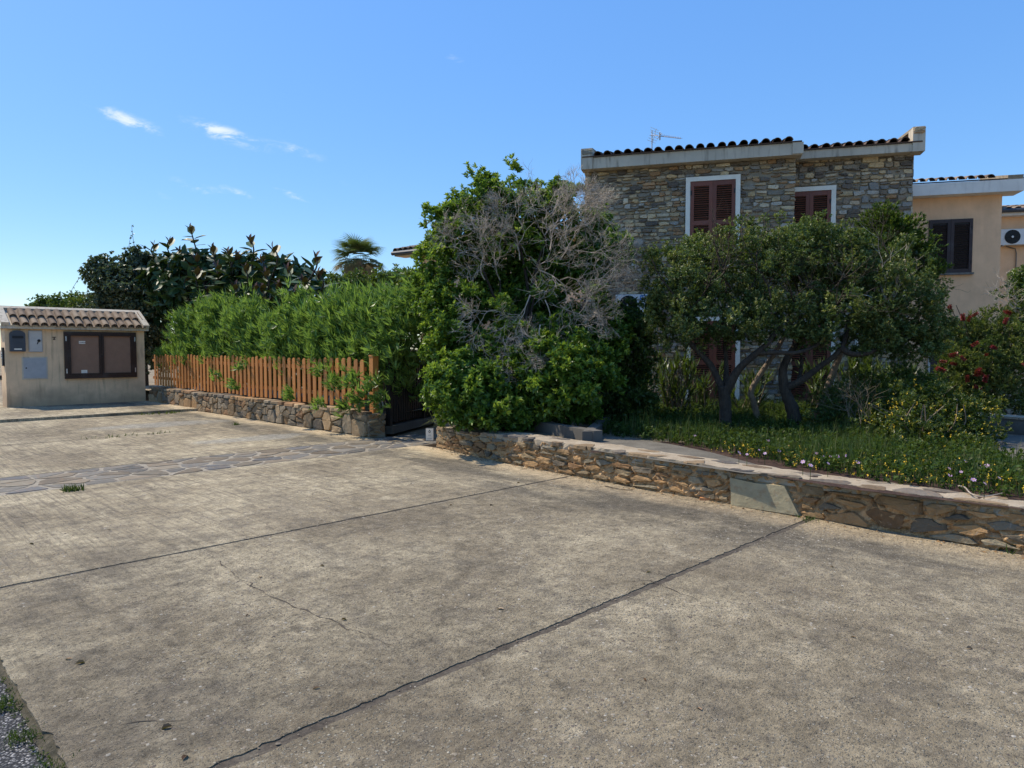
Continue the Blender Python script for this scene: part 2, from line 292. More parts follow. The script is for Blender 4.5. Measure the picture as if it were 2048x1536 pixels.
# ------------------------------------------------------------------ world
world = bpy.data.worlds.new('World'); SC.world = world; world.use_nodes = True
t = NT(world.node_tree)
sky = t.n('ShaderNodeTexSky', sky_type='NISHITA', sun_disc=False, sun_elevation=SUN_EL, sun_rotation=SUN_AZ, altitude=0, air_density=1.0, dust_density=0.3, ozone_density=6.0)
hsv = t.n('ShaderNodeSeparateColor', mode='HSV', i0=sky.outputs[0])          # flatter and bluer than the bare sky, in every direction alike
skyv = t.n('ShaderNodeCombineColor', mode='HSV', i0=hsv.outputs[0], i1=t.math('MULTIPLY', hsv.outputs[1], 1.13, clamp=True), i2=t.math('MULTIPLY', t.math('POWER', hsv.outputs[2], 0.38), 3.15))
g = coords(t, 'Generated')
blobs = None
for (px, py, ax, ay, w) in ((258, 241, 52, 13, 0.85), (455, 270, 62, 14, 1.0), (600, 302, 50, 12, 0.5), (400, 378, 55, 11, 0.5), (580, 389, 40, 7, 0.65), (300, 382, 40, 8, 0.4), (908, 116, 22, 10, 0.4), (480, 386, 55, 9, 0.45), (690, 372, 45, 14, 0.3)):
    c = ray(px, py).normalized(); ex = Vector((c.y, -c.x, 0)).normalized(); ey = ex.cross(c).normalized()
    def dot(v): return t.n('ShaderNodeVectorMath', operation='DOT_PRODUCT', i0=g, i1=tuple(v)).outputs['Value']
    dx, dy = dot(ex), dot(ey)
    dy = t.math('ADD', dy, t.math('MULTIPLY', dx, 0.24))
    a = t.math('MULTIPLY', dx, F_PX / ax); b = t.math('MULTIPLY', dy, F_PX / ay)
    q = t.math('ADD', t.math('MULTIPLY', a, a), t.math('MULTIPLY', b, b))
    front = t.math('GREATER_THAN', dot(c), 0.5)
    e = t.math('MULTIPLY', t.math('MULTIPLY', t.math('POWER', 2.718, t.math('MULTIPLY', q, -1.0)), w), front)
    blobs = e if blobs is None else t.math('ADD', blobs, e)
nz = t.noise(t.mapping(g, (1, 1, 2.6)), 26, 7, 0.66, 0.5)
cl = t.step(t.math('MULTIPLY', blobs, t.math('ADD', 0.12, t.math('MULTIPLY', t.step(nz, 0.34, 0.68), 1.1))), 0.12, 1.15)
skyc = t.mix(t.math('MULTIPLY', cl, 0.75), skyv.outputs[0], (6.3, 6.5, 6.8))
bg = t.n('ShaderNodeBackground', in_Color=skyc, in_Strength=SKY_POWER)
t.put(t.n('ShaderNodeOutputWorld'), 0, bg)

# ------------------------------------------------------------------ object helpers
WM = {}
def reg(o, parent=None, mw=None):
    COL.objects.link(o); mw = mw or Matrix.Identity(4)
    if parent is not None:
        o.parent = parent; o.matrix_parent_inverse = WM[parent.name].inverted()
    o.matrix_basis = mw; WM[o.name] = mw; return o
def tag(o, label=None, cat=None, group=None, kind=None):
    for k, v in (('label', label), ('category', cat), ('group', group), ('kind', kind)):
        if v: o[k] = v
    return o
def thing(name, label, cat, loc, group=None):
    return tag(reg(bpy.data.objects.new(name, None), None, Matrix.Translation(Vector(loc))), label, cat, group)
def obj(name, me, parent=None, mw=None): return reg(bpy.data.objects.new(name, me), parent, mw)

class MB:
    def __init__(s): s.v = []; s.f = []
    def add(s, vs, fs):
        k = len(s.v); s.v += [tuple(x) for x in vs]; s.f += [tuple(i + k for i in f) for f in fs]; return s
    def hexa(s, p):                       # p: 8 points, bottom ring then top ring
        return s.add(p, [(3, 2, 1, 0), (4, 5, 6, 7), (0, 1, 5, 4), (1, 2, 6, 5), (2, 3, 7, 6), (3, 0, 4, 7)])
    def box(s, o, a, b, c):               # corner + three edge vectors
        o, a, b, c = map(Vector, (o, a, b, c))
        return s.hexa([o, o + a, o + a + b, o + b, o + c, o + a + c, o + a + b + c, o + b + c])
    def cbox(s, c, x, y, z):
        c = Vector(c); return s.box(c - Vector((x, y, z)) / 2, (x, 0, 0), (0, y, 0), (0, 0, z))
    def tube(s, pts, rad, n=6, cap=True):
        pts = [Vector(p) for p in pts]
        if not hasattr(rad, '__len__'): rad = [rad] * len(pts)
        k = len(s.v); ref = None
        for i, p in enumerate(pts):
            d = (pts[min(i + 1, len(pts) - 1)] - pts[max(i - 1, 0)]).normalized()
            if ref is None: ref = d.orthogonal().normalized()
            ref = (ref - d * ref.dot(d)); ref = ref.normalized() if ref.length > 1e-6 else d.orthogonal().normalized()
            b = d.cross(ref)
            for j in range(n):
                a = 2 * math.pi * j / n; s.v.append(tuple(p + (ref * math.cos(a) + b * math.sin(a)) * rad[i]))
        for i in range(len(pts) - 1):
            for j in range(n):
                a, b2 = k + i * n + j, k + i * n + (j + 1) % n
                s.f.append((a, b2, b2 + n, a + n))
        if cap:
            s.f.append(tuple(k + j for j in reversed(range(n)))); s.f.append(tuple(k + (len(pts) - 1) * n + j for j in range(n)))
        return s
    def prism(s, ring, up):               # ring of points, extruded by vector up
        n = len(ring); up = Vector(up); top = [Vector(p) + up for p in ring]
        return s.add(list(ring) + top, [tuple(reversed(range(n))), tuple(range(n, 2 * n))] + [(i, (i + 1) % n, n + (i + 1) % n, n + i) for i in range(n)])
    def mesh(s, name, mat, smooth=False):
        me = bpy.data.meshes.new(name); me.from_pydata(s.v, [], s.f); me.materials.append(M[mat])
        if smooth: me.polygons.foreach_set('use_smooth', [True] * len(me.polygons))
        me.update(); return me
    def build(s, name, mat, parent=None, smooth=False, mw=None): return obj(name, s.mesh(name, mat, smooth), parent, mw)

def np_mesh(name, V, Fc, mat, parent=None, young=None, smooth=False):
    V = np.asarray(V, np.float32).reshape(-1, 3); Fc = np.asarray(Fc, np.int32); k = Fc.shape[1]
    me = bpy.data.meshes.new(name); me.vertices.add(len(V)); me.vertices.foreach_set('co', V.ravel())
    me.loops.add(Fc.size); me.loops.foreach_set('vertex_index', Fc.ravel())
    me.polygons.add(len(Fc)); me.polygons.foreach_set('loop_start', np.arange(0, Fc.size, k, dtype=np.int32))
    if smooth: me.polygons.foreach_set('use_smooth', np.ones(len(Fc), bool))
    if young is not None:
        a = me.attributes.new('young', 'FLOAT', 'POINT'); a.data.foreach_set('value', np.asarray(young, np.float32))
    me.materials.append(M[mat]); me.update(calc_edges=True); me.validate()
    return obj(name, me, parent)

def unit(a): return a / np.maximum(np.linalg.norm(a, axis=-1, keepdims=True), 1e-9)
LEAF4 = (np.array([[0, 0, 0], [-.5, .5, .16], [0, 1, -.06], [.5, .5, .16]]), np.array([[0, 2, 1], [0, 3, 2]]))
LEAF6 = (np.array([[0, 0, 0], [-.42, .33, .10], [-.40, .68, .06], [0, 1, -.16], [.40, .68, .06], [.42, .33, .10], [0, .5, -.04]]),
         np.array([[0, 6, 1], [1, 6, 2], [2, 6, 3], [3, 6, 4], [4, 6, 5], [5, 6, 0]]))
BLADE = (np.array([[-.5, 0, 0], [.5, 0, 0], [-.35, .55, .10], [.35, .55, .10], [0, 1, .42]]), np.array([[0, 1, 3], [0, 3, 2], [2, 3, 4]]))
def leaves(tmpl, pos, ydir, ndir, length, width):
    T, Fc = tmpl; n = len(pos)
    y = unit(ydir); x = unit(np.cross(y, ndir)); z = np.cross(x, y)
    length = np.broadcast_to(length, n)[:, None, None]; width = np.broadcast_to(width, n)[:, None, None]
    V = pos[:, None] + T[None, :, 0:1] * width * x[:, None] + T[None, :, 1:2] * length * y[:, None] + T[None, :, 2:3] * length * z[:, None]
    F2 = (Fc[None] + (np.arange(n) * len(T))[:, None, None]).reshape(-1, 3)
    return V.reshape(-1, 3), F2
def rosettes(rng, tips, dirs, k, length, width, spread=(0.5, 1.15), tmpl=LEAF4, young=0.0, back=0.05, jit=0.25):
    n = len(tips); N = n * k
    d = np.repeat(unit(dirs), k, 0)
    ref = np.where(np.abs(d[:, 2:3]) > 0.9, [[1.0, 0, 0]], [[0, 0, 1.0]])
    a = unit(np.cross(d, ref)); b = np.cross(d, a)
    ph = rng.uniform(0, 2 * np.pi, N)[:, None]; th = rng.uniform(spread[0], spread[1], N)[:, None]
    side = a * np.cos(ph) + b * np.sin(ph)
    y = d * np.cos(th) + side * np.sin(th); nn = d * np.sin(th) - side * np.cos(th)
    nn = nn + rng.normal(0, jit, (N, 3))
    p = np.repeat(tips, k, 0) - d * (rng.uniform(0, 1, N)[:, None] * back)
    V, F2 = leaves(tmpl, p, y, nn, length * rng.uniform(0.7, 1.2, N), width * rng.uniform(0.75, 1.2, N))
    yg = np.repeat(np.repeat(np.broadcast_to(young, n), k) * (th[:, 0] < np.mean(spread)), len(tmpl[0]))
    return V, F2, yg
class Fol:
    def __init__(s): s.V, s.F, s.Y, s.n = [], [], [], 0
    def add(s, V, F2, Y=None):
        s.V.append(V); s.F.append(F2 + s.n); s.Y.append(np.zeros(len(V)) if Y is None else Y); s.n += len(V)
    def build(s, name, mat, parent=None):
        return np_mesh(name, np.concatenate(s.V), np.concatenate(s.F), mat, parent, np.concatenate(s.Y))
def ell_clumps(rng, ells, n, lump=0.16, low=0.3):
    """points near the surfaces of a union of ellipsoids [(centre, radii)], and outward directions"""
    C = np.array([tuple(e[0]) for e in ells]); Rr = np.array([e[1] for e in ells], float)
    w = (Rr[:, 0] * Rr[:, 1] + Rr[:, 1] * Rr[:, 2] + Rr[:, 0] * Rr[:, 2]); w /= w.sum()
    P, D = [], []
    while sum(map(len, P)) < n:
        i = rng.choice(len(C), n * 2, p=w); d = unit(rng.normal(size=(n * 2, 3)))
        ph = rng.uniform(0, 6.28, 3)
        r = 1 + lump * np.sin(d[:, 0] * 5 + ph[0] + i) * np.sin(d[:, 1] * 6 + ph[1]) + rng.uniform(-0.14, 0.07, n * 2)
        p = C[i] + d * Rr[i] * r[:, None]
        q = np.min(np.where(np.arange(len(C))[None] == i[:, None], 9, np.linalg.norm((p[:, None] - C[None]) / Rr[None], axis=2)), 1)
        ok = (q > 0.78) & (d[:, 2] > -1 + low * rng.uniform(0, 1, n * 2))
        P.append(p[ok]); D.append(unit(d[ok] / Rr[i[ok]]))
    return np.concatenate(P)[:n], np.concatenate(D)[:n]
def inside_points(rng, ells, n, f=0.8):
    C = np.array([tuple(e[0]) for e in ells]); Rr = np.array([e[1] for e in ells], float); w = Rr.prod(1); w /= w.sum()
    i = rng.choice(len(C), n, p=w); d = unit(rng.normal(size=(n, 3))); return C[i] + d * Rr[i] * (f * rng.uniform(0.1, 1, n) ** 0.4)[:, None]
def crown(rng, ells, clumps, tips, sigma, k, length, width, mat, parent, name='crown', up=0.35, young=0.3, inner=0.25, tmpl=LEAF4, spread=(0.5, 1.15), lump=0.16, low=0.3):
    fo = Fol(); c, d = ell_clumps(rng, ells, clumps, lump, low)
    cs = rng.uniform(0.6, 1.35, clumps) * sigma
    off = rng.normal(size=(clumps, tips, 3)); off *= (rng.uniform(0.35, 1, (clumps, tips, 1)) / np.maximum(np.linalg.norm(off, axis=2, keepdims=True), .01))
    tp = (c[:, None] + off * cs[:, None, None]).reshape(-1, 3)
    dd = (d[:, None] * 0.7 + off * 0.9 + np.array([0, 0, up])).reshape(-1, 3)
    yg = (rng.uniform(0, 1, clumps) < young).repeat(tips) * rng.uniform(0.2, 1, len(tp)) * (off[..., 2].ravel() > -0.2)
    fo.add(*rosettes(rng, tp, dd, k, length, width, spread, tmpl, yg))
    ni = int(clumps * tips * inner)
    if ni:
        ip = inside_points(rng, ells, ni); fo.add(*rosettes(rng, ip, rng.normal(size=(ni, 3)) + [0, 0, .4], k, length * 1.25, width * 1.35, spread, tmpl))
    return fo.build(name, mat, parent)

def grow(rng, mb, p, d, L, r, depth, kids=(2, 4), bend=0.22, up=0.06, angle=(0.35, 0.85), shrink=0.68, segs=4, tips=None):
    pts, rad = [p.copy()], [r]; nodes = []
    for i in range(segs):
        d = (d + Vector(rng.normal(0, bend, 3)) + Vector((0, 0, up))).normalized(); p = p + d * (L / segs)
        pts.append(p.copy()); rad.append(r * (1 - 0.55 * (i + 1) / segs)); nodes.append((p.copy(), d.copy(), rad[-1]))
    mb.tube(pts, rad, 5 if r > 0.02 else 3, cap=False)
    if tips is not None and depth <= 0: tips.append((p, d))
    if depth > 0:
        for _ in range(int(rng.integers(kids[0], kids[1] + 1))):
            q, qd, qr = nodes[int(rng.integers(1, len(nodes)))]
            ax = qd.cross(Vector(rng.normal(size=3))).normalized(); a = rng.uniform(*angle)
            nd = (qd * math.cos(a) + ax * math.sin(a)).normalized()
            grow(rng, mb, q, nd, L * shrink * rng.uniform(0.75, 1.2), max(qr * 0.75, 0.0026), depth - 1, kids, bend, up, angle, shrink, segs, tips)

# ------------------------------------------------------------------ stones
def clip_poly(poly, n, c):                # keep points with p.n <= c
    out = []
    for i in range(len(poly)):
        a, b = poly[i], poly[(i + 1) % len(poly)]
        da, db = a[0] * n[0] + a[1] * n[1] - c, b[0] * n[0] + b[1] * n[1] - c
        if da <= 0: out.append(a)
        if da * db < 0:
            k = da / (da - db); out.append((a[0] + (b[0] - a[0]) * k, a[1] + (b[1] - a[1]) * k))
    return out
def voronoi_cells(sites, box, sx=1.0):
    """cells of the sites inside box (x0, y0, x1, y1); x is squeezed by sx first, so cells come out elongated along x"""
    x0, y0, x1, y1 = box; cells = []
    S = [(a / sx, b) for a, b in sites]
    for i, (a, b) in enumerate(S):
        poly = [(x0 / sx, y0), (x1 / sx, y0), (x1 / sx, y1), (x0 / sx, y1)]
        near = sorted((j for j in range(len(S)) if j != i), key=lambda j: (S[j][0] - a) ** 2 + (S[j][1] - b) ** 2)[:22]
        for j in near:
            n = (S[j][0] - a, S[j][1] - b); c = (S[j][0] ** 2 + S[j][1] ** 2 - a * a - b * b) / 2
            poly = clip_poly(poly, n, c)
            if len(poly) < 3: break
        if len(poly) >= 3: cells.append([(p[0] * sx, p[1]) for p in poly])
    return cells
def inset(poly, g):
    cx = sum(p[0] for p in poly) / len(poly); cy = sum(p[1] for p in poly) / len(poly)
    out = poly
    for i in range(len(poly)):
        a, b = poly[i], poly[(i + 1) % len(poly)]; ex, ey = b[0] - a[0], b[1] - a[1]; L = math.hypot(ex, ey)
        if L < 1e-5: continue
        n = (ey / L, -ex / L)
        if (cx - a[0]) * n[0] + (cy - a[1]) * n[1] > 0: n = (-n[0], -n[1])
        out = clip_poly(out, n, a[0] * n[0] + a[1] * n[1] - g)
        if len(out) < 3: return None
    return out
def area(p): return abs(sum(p[i][0] * p[(i + 1) % len(p)][1] - p[(i + 1) % len(p)][0] * p[i][1] for i in range(len(p)))) / 2
def roughen(rd, poly, k=0.06, cut=0.24):
    """round the corners of an outline once and make it uneven"""
    if area([*poly]) <= 0: return poly
    s = math.sqrt(area(poly)); out = []
    for i in range(len(poly)):
        a, b = poly[i], poly[(i + 1) % len(poly)]
        if math.hypot(b[0] - a[0], b[1] - a[1]) < 0.06 * s: 
            out.append(((a[0] + b[0]) / 2, (a[1] + b[1]) / 2)); continue
        c = cut * rd.uniform(0.5, 1.3)
        for q in (c, 1 - c): out.append((a[0] + (b[0] - a[0]) * q + rd.gauss(0, k * s * .5), a[1] + (b[1] - a[1]) * q + rd.gauss(0, k * s * .5)))
    return out
def stone_geo(rd, poly, depth, sink=0.03, taper=0.80, tilt=0.25):
    """local stone: outline in x, y (round its centre), standing out along z"""
    cx = sum(p[0] for p in poly) / len(poly); cy = sum(p[1] for p in poly) / len(poly)
    o = [(p[0] - cx, p[1] - cy) for p in poly]; n = len(o)
    if sum(o[i][0] * o[(i + 1) % n][1] - o[(i + 1) % n][0] * o[i][1] for i in range(n)) < 0: o.reverse()
    ta, tb = rd.uniform(-tilt, tilt) * depth * 4, rd.uniform(-tilt, tilt) * depth * 4
    v = [(x, y, -sink) for x, y in o] + [(x * .97, y * .97, depth * rd.uniform(.45, .75)) for x, y in o]
    v += [(x * taper * rd.uniform(.93, 1.05), y * taper * rd.uniform(.93, 1.05), depth * rd.uniform(.85, 1.15) + ta * x + tb * y) for x, y in o]
    v.append((0, 0, depth * rd.uniform(.95, 1.2)))
    f = [(r * n + i, r * n + (i + 1) % n, (r + 1) * n + (i + 1) % n, (r + 1) * n + i) for r in (0, 1) for i in range(n)]
    f += [(2 * n + i, 2 * n + (i + 1) % n, 3 * n) for i in range(n)]
    return v, f, (cx, cy)
def frame(o, a, b, n): return Matrix((( a.x, b.x, n.x, o.x), (a.y, b.y, n.y, o.y), (a.z, b.z, n.z, o.z), (0, 0, 0, 1)))
def lay_stones(rd, polys, fr, mat, parent, depth, keep=300, name='stone', gap=0.01, score=None, sink=0.03, taper=0.8, rk=0.06, cut=0.24, tilt=0.25):
    """fr(cx, cy) -> 4x4 frame at that place of the wall. The largest are objects, the rest one joined part"""
    items = []
    for p in polys:
        q = inset(p, gap * rd.uniform(0.45, 1.6))
        if not q or area(q) < 0.0012: continue
        q = roughen(rd, q, rk, cut)
        v, f, c = stone_geo(rd, q, depth * rd.uniform(0.55, 1.4), sink, taper, tilt); m = fr(*c)
        items.append((area(q) * (score(*c) if score else 1), v, f, m))
    items.sort(key=lambda x: -x[0])
    for a, v, f, m in items[:keep]:
        obj(name, MB().add(v, f).mesh(name, mat), parent, m)
    if len(items) > keep:
        mb = MB()
        for a, v, f, m in items[keep:]: mb.add([m @ Vector(x) for x in v], f)
        tag(mb.build('small_' + name + 'work', mat, parent), kind='stuff')
# ================================================================== THE SETTING
rd = random.Random(7); rng = np.random.default_rng(7)
def sheet(name, pts, mat, kind='structure', parent=None):
    o = MB().add(pts, [tuple(range(len(pts)))]).build(name, mat, parent)
    if parent is None: tag(o, kind=kind)
    return o
GZ = 0.38                                                   # level of the garden behind the low wall
sheet('ground', [(-2500, -400, -0.07), (2500, -400, -0.07), (2500, 4000, -0.07), (-2500, 4000, -0.07)], 'earth')
sheet('road', [W(-40, -60, -0.03), W(-40, 30, -0.03), W(0.72, 30, -0.03), W(0.72, -60, -0.03)], 'asphalt')
# concrete drive: slabs with ragged edges and filled joints
pave = tag(MB().add([W(.70, -30, -0.006), W(.70, 9, -0.006), W(7.7, 9, -0.006), W(7.7, -11.4, -0.006), W(7.7, -30, -0.006)], [(0, 1, 2, 3, 4)]).build('pavement', 'joint'), kind='structure')
def ragged(a, b, step=0.03, amp=0.0025, chips=0.05):
    a, b = Vector(a), Vector(b); n = max(2, int((b - a).length / step)); d = (b - a).normalized(); s = Vector((-d.y, d.x, 0)); out = []; left, dep = 0, 0
    for i in range(n):
        if left <= 0 and rd.random() < chips * .5: left, dep = rd.randint(1, 6), rd.uniform(.004, .018)
        k = abs(rd.gauss(0, amp)) + (dep * rd.uniform(.5, 1.1) if left > 0 else 0); left -= 1
        out.append(a + (b - a) * (i / n) + s * k)
    return out
def slab(v0, v1, z=0.0, u0=0.67, u1=7.62, thick=0.07, worn=0.05):
    ring = ragged(W(u0, v0, z), W(u0, v1, z), 0.035, 0.006, 0.3) + ragged(W(u0, v1, z), W(u1, v1, z), 0.025, 0.003, worn) + [W(u1, v1, z)] + ragged(W(u1, v0, z), W(u0, v0, z), 0.025, 0.003, worn)
    ring = [p - Vector((0, 0, thick)) for p in ring][::-1]
    mb = MB().prism(ring, (0, 0, thick)); mb.f = [tuple(reversed(f)) for f in mb.f]
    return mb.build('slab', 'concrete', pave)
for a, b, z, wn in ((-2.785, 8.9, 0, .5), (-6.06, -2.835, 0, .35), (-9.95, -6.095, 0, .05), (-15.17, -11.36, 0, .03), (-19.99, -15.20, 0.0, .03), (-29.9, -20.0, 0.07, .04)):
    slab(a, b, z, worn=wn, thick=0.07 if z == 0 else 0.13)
for k, (wd, z) in enumerate(((.028, -.014),)):
    L_ = [W(.66 - wd * rd.uniform(.1, 1.0), -8 + .06 * i, z - .012) for i in range(180)]; R_ = [W(.70, -8 + .06 * i, z + .008) for i in range(180)]
    tag(MB().add(L_ + R_, [(i, i + 1, 181 + i, 180 + i) for i in range(179)]).build('dirt_verge', 'dirt'), kind='structure')
def crack(pxs, w=0.006):
    P = [at_z(x, y, 0.003) for x, y in pxs]; fine = []
    for a, b in zip(P, P[1:]):
        n = max(2, int((b - a).length / 0.05))
        fine += [a + (b - a) * (i / n) + Vector((rd.gauss(0, .010), rd.gauss(0, .010), 0)) for i in range(n)]
    vs, fs = [], []
    for i, p in enumerate(fine):
        d = (fine[min(i + 1, len(fine) - 1)] - fine[max(0, i - 1)]).normalized(); s = Vector((-d.y, d.x, 0)); k = w * max(0.12, rd.gauss(.5, .6)) * min(1, i / 6, (len(fine) - 1 - i) / 6)
        vs += [p - s * k, p + s * k]
        if i: fs.append((2 * i - 2, 2 * i, 2 * i + 1, 2 * i - 1))
    MB().add(vs, fs).build('crack', 'joint', pave)
crack([(420, 1108), (470, 1150), (540, 1190), (600, 1218), (660, 1240), (720, 1265), (800, 1300)], 0.0065)
crack([(0, 1368), (40, 1345), (110, 1315), (150, 1290)], 0.004)
crack([(190, 1448), (300, 1445), (420, 1432)], 0.004)
crack([(1180, 1170), (1300, 1160), (1420, 1210)], 0.005)
crack([(1850, 1190), (1950, 1202), (2060, 1216)], 0.006)

# flagstone band across the drive and into the gateway
flags = tag(MB().box(W(.67, -11.345, -0.07), U_ * 11.5, V_ * 1.38, (0, 0, 0.068)).build('flagstone_path', 'mortar_pale'), kind='structure')
sites, row = [], 0
while len(sites) < 130:
    v = -11.35 + 0.16 + 0.27 * (row % 5); u = 1.2 + 0.46 * (row // 5) + 0.2 * (row % 2)
    if u > 11.5: break
    sites.append((u + rd.uniform(-.15, .15), v + rd.uniform(-.09, .09))); row += 1
cells = voronoi_cells(sites, (0.9, -11.33, 11.8, -9.97), 1.25)
lay_stones(rd, [[(b, a) for a, b in c] for c in cells], lambda a, b: frame(W(b, a, -0.002), V_, U_, Vector((0, 0, 1))), 'flag', flags, 0.007, 300, 'flagstone', 0.022, sink=0.02, taper=0.93, cut=0.2, rk=0.07, tilt=0.02)

# garden terrace
sheet('garden_ground', [W(7.45, 20, GZ), W(7.35, -6, GZ), W(7.75, -9.3, GZ), W(10.2, -9.9, GZ), W(60, -9.9, GZ), W(60, 20, GZ)], 'earth')
sheet('garden_ground', [W(7.75, -11.75, GZ), W(7.75, -60, GZ), W(60, -60, GZ), W(60, -13.2, GZ), W(10.2, -12.6, GZ)], 'earth')
sheet('soil_bed', [at_z(x, y, GZ + 0.006) for x, y in ((1180, 905), (1300, 905), (1420, 925), (1560, 955), (1700, 978), (2100, 1025), (2100, 960), (1750, 930), (1560, 905), (1400, 885), (1200, 880))], 'soil')
sheet('garden_path', [at_z(x, y, GZ + 0.012) for x, y in ((1150, 868), (1260, 876), (1340, 888), (1420, 904), (1500, 925), (1580, 948), (1500, 948), (1380, 930), (1180, 900))], 'path')
sheet('side_path', [at_z(x, y, GZ + 0.010) for x, y in ((1990, 925), (1950, 900), (1975, 872), (2120, 868), (2120, 940))], 'path')

# ================================================================== KIOSK WALL AND WHAT HANGS ON IT
KV = -24.1; KZ = 0.07
def kp(px, py): 
    p = on_plane(px, py, W(0, KV), V_); return p.dot(U_), p.z
k_u0, k_u1 = 3.87, 7.52
kiosk = thing('kiosk_wall', 'tan rendered wall shelter with small terracotta tiled roof beside the drive', 'wall shelter', W(5.7, KV, KZ))
MB().box(W(k_u0, KV - .62, KZ - .02), U_ * (k_u1 - k_u0), V_ * .62, (0, 0, 2.26)).build('wall', 'plaster_kiosk', kiosk)
MB().box(W(k_u0 - .10, KV - .64, 2.305), U_ * (k_u1 - k_u0 + .2), V_ * .78, (0, 0, .085)).build('fascia', 'fascia', kiosk)
th = R(29); KB = (-V_ * math.cos(th) + Vector((0, 0, math.sin(th)))); KN = (Vector((0, 0, math.cos(th))) + V_ * math.sin(th))
eave = W(0, KV + .16, 2.385)
mb = MB()                                                   # roof bed with its sloping verges
for (a0, a1, h) in ((k_u0 - .10, k_u1 + .10, 0.02),): mb.box(eave + U_ * a0 + KN * .0, U_ * (a1 - a0), KB * .92, KN * h)
mb.build('roof_bed', 'fascia', kiosk)
for a in (k_u0 - .10, k_u1 - .08): MB().box(eave + U_ * a + KN * .022, U_ * .18, KB * .93, KN * .085).build('verge', 'fascia', kiosk)
MB().box(eave + U_ * (k_u0 - .095) + KB * .925 - KN * .05, U_ * (k_u1 - k_u0 + .19), KB * .14, KN * .15).build('ridge_capping', 'fascia', kiosk)
def coppo(r0, r1, L, flip=False, n=9, th_=0.014, span=85):
    vs, fs = [], []
    for y, r in ((0, r0), (L, r1)):
        for rr in (r, r - th_):
            for i in range(n):
                a = R(-span + 2 * span * i / (n - 1)); z = rr * math.cos(a) - r0 * math.cos(R(span))
                vs.append((rr * math.sin(a), y, -z + r0 if flip else z))
    for i in range(n - 1):
        fs += [(i, i + 1, 2 * n + i + 1, 2 * n + i), (n + i + 1, n + i, 3 * n + i, 3 * n + i + 1), (i, n + i, n + i + 1, i + 1), (2 * n + i + 1, 3 * n + i + 1, 3 * n + i, 2 * n + i)]
    fs += [(0, 2 * n, 3 * n, n), (n - 1, 2 * n - 1, 4 * n - 1, 3 * n - 1)]
    if flip: fs = [tuple(reversed(f)) for f in fs]
    return MB().add(vs, fs)
cover = coppo(.096, .078, .50, n=11).mesh('tile', 'tile'); chan = coppo(.095, .08, .50, True).mesh('channel_tile', 'tile')
nt = 15; pitch = (k_u1 - k_u0 - .22) / nt
for r in range(2):
    for i in range(nt):
        a = k_u0 + .12 + pitch * (i + .5)
        o = eave + U_ * (a + rd.uniform(-.012, .012)) + KB * (-.05 + .44 * r) + KN * (.065 + .02 * r)
        rot = Matrix.Rotation(rd.uniform(-.03, .03), 4, 'Z') @ Matrix.Rotation(-0.05, 4, 'X')
        obj('tile', cover, kiosk, frame(o, U_, KB, KN) @ rot)
        obj('channel_tile', chan, kiosk, frame(o + U_ * pitch / 2 - KN * .055, U_, KB, KN))
def kbox(parent, name, x0, y0, x1, y1, d0, d1, mat):
    (a0, z1), (a1, z0) = kp(x0, y0), kp(x1, y1)
    return MB().box(W(a0, KV + d0, z0), U_ * (a1 - a0), V_ * (d1 - d0), (0, 0, z1 - z0)).build(name, mat, parent)
def kabs(parent, name, a0, z0, a1, z1, d0, d1, mat): return MB().box(W(a0, KV + d0, z0), U_ * (a1 - a0), V_ * (d1 - d0), (0, 0, z1 - z0)).build(name, mat, parent)
# notice board
a0, z1 = kp(126.5, 663); a1, z0 = kp(272.5, 754)
nb = thing('notice_board', 'dark framed double notice board with brown backing on the tan wall', 'notice board', W((a0 + a1) / 2, KV, z0))
kabs(nb, 'backing_board', a0 + .02, z0 + .02, a1 - .02, z1 - .02, 0.001, 0.035, 'board')
fr = MB()
for q in ((a0, z0, a1, z0 + .10), (a0, z1 - .08, a1, z1)): fr.box(W(q[0], KV + .002, q[1]), U_ * (q[2] - q[0]), V_ * .085, (0, 0, q[3] - q[1]))
for q in (a0, a1 - .10): fr.box(W(q, KV + .002, z0 + .10), U_ * .10, V_ * .085, (0, 0, z1 - z0 - .18))
fr.build('frame', 'board_frame', nb)
am = (a0 + a1) / 2
for (b0, b1) in ((a0 + .102, am - .004), (am + .004, a1 - .102)):
    d = MB(); zz0, zz1 = z0 + .102, z1 - .082
    d.box(W(b0, KV + .040, zz0), U_ * (b1 - b0), V_ * .055, (0, 0, .05)); d.box(W(b0, KV + .040, zz1 - .04), U_ * (b1 - b0), V_ * .055, (0, 0, .04))
    d.box(W(b0, KV + .040, zz0 + .05), U_ * .06, V_ * .055, (0, 0, zz1 - zz0 - .09)); d.box(W(b1 - .06, KV + .040, zz0 + .05), U_ * .06, V_ * .055, (0, 0, zz1 - zz0 - .09))
    door = d.build('door', 'board_frame', nb)
    hx = a0 + .03 if b0 < am - .2 else a1 - .055
    for hz in (z0 + .16, z1 - .28): kabs(door, 'hinge', hx, hz, hx + .025, hz + .14, .088, .10, 'alu')
kabs(nb, 'lock', am - .012, (z0 + z1) / 2 - .05, am + .012, (z0 + z1) / 2 - .01, .096, .104, 'black')
p = kbox(nb, 'paper_notice', 157, 682, 170, 687.5, .036, .039, 'white')
for i in range(5): kabs(p, 'print_mark', kp(158.5, 685)[0] + i * .032, kp(158, 685.6)[1], kp(158.5, 685)[0] + .022 + i * .032, kp(158, 684)[1], .0392, .0398, 'red' if i != 2 else 'black')
p = kbox(nb, 'paper_notice', 162, 740, 174, 746, .036, .039, 'white')
for i in range(2): kabs(p, 'print_mark', kp(163, 743)[0], kp(163, 742.2 + i * 2)[1] - .008, kp(172, 743)[0], kp(163, 742.2 + i * 2)[1], .0392, .0398, 'grey_metal')
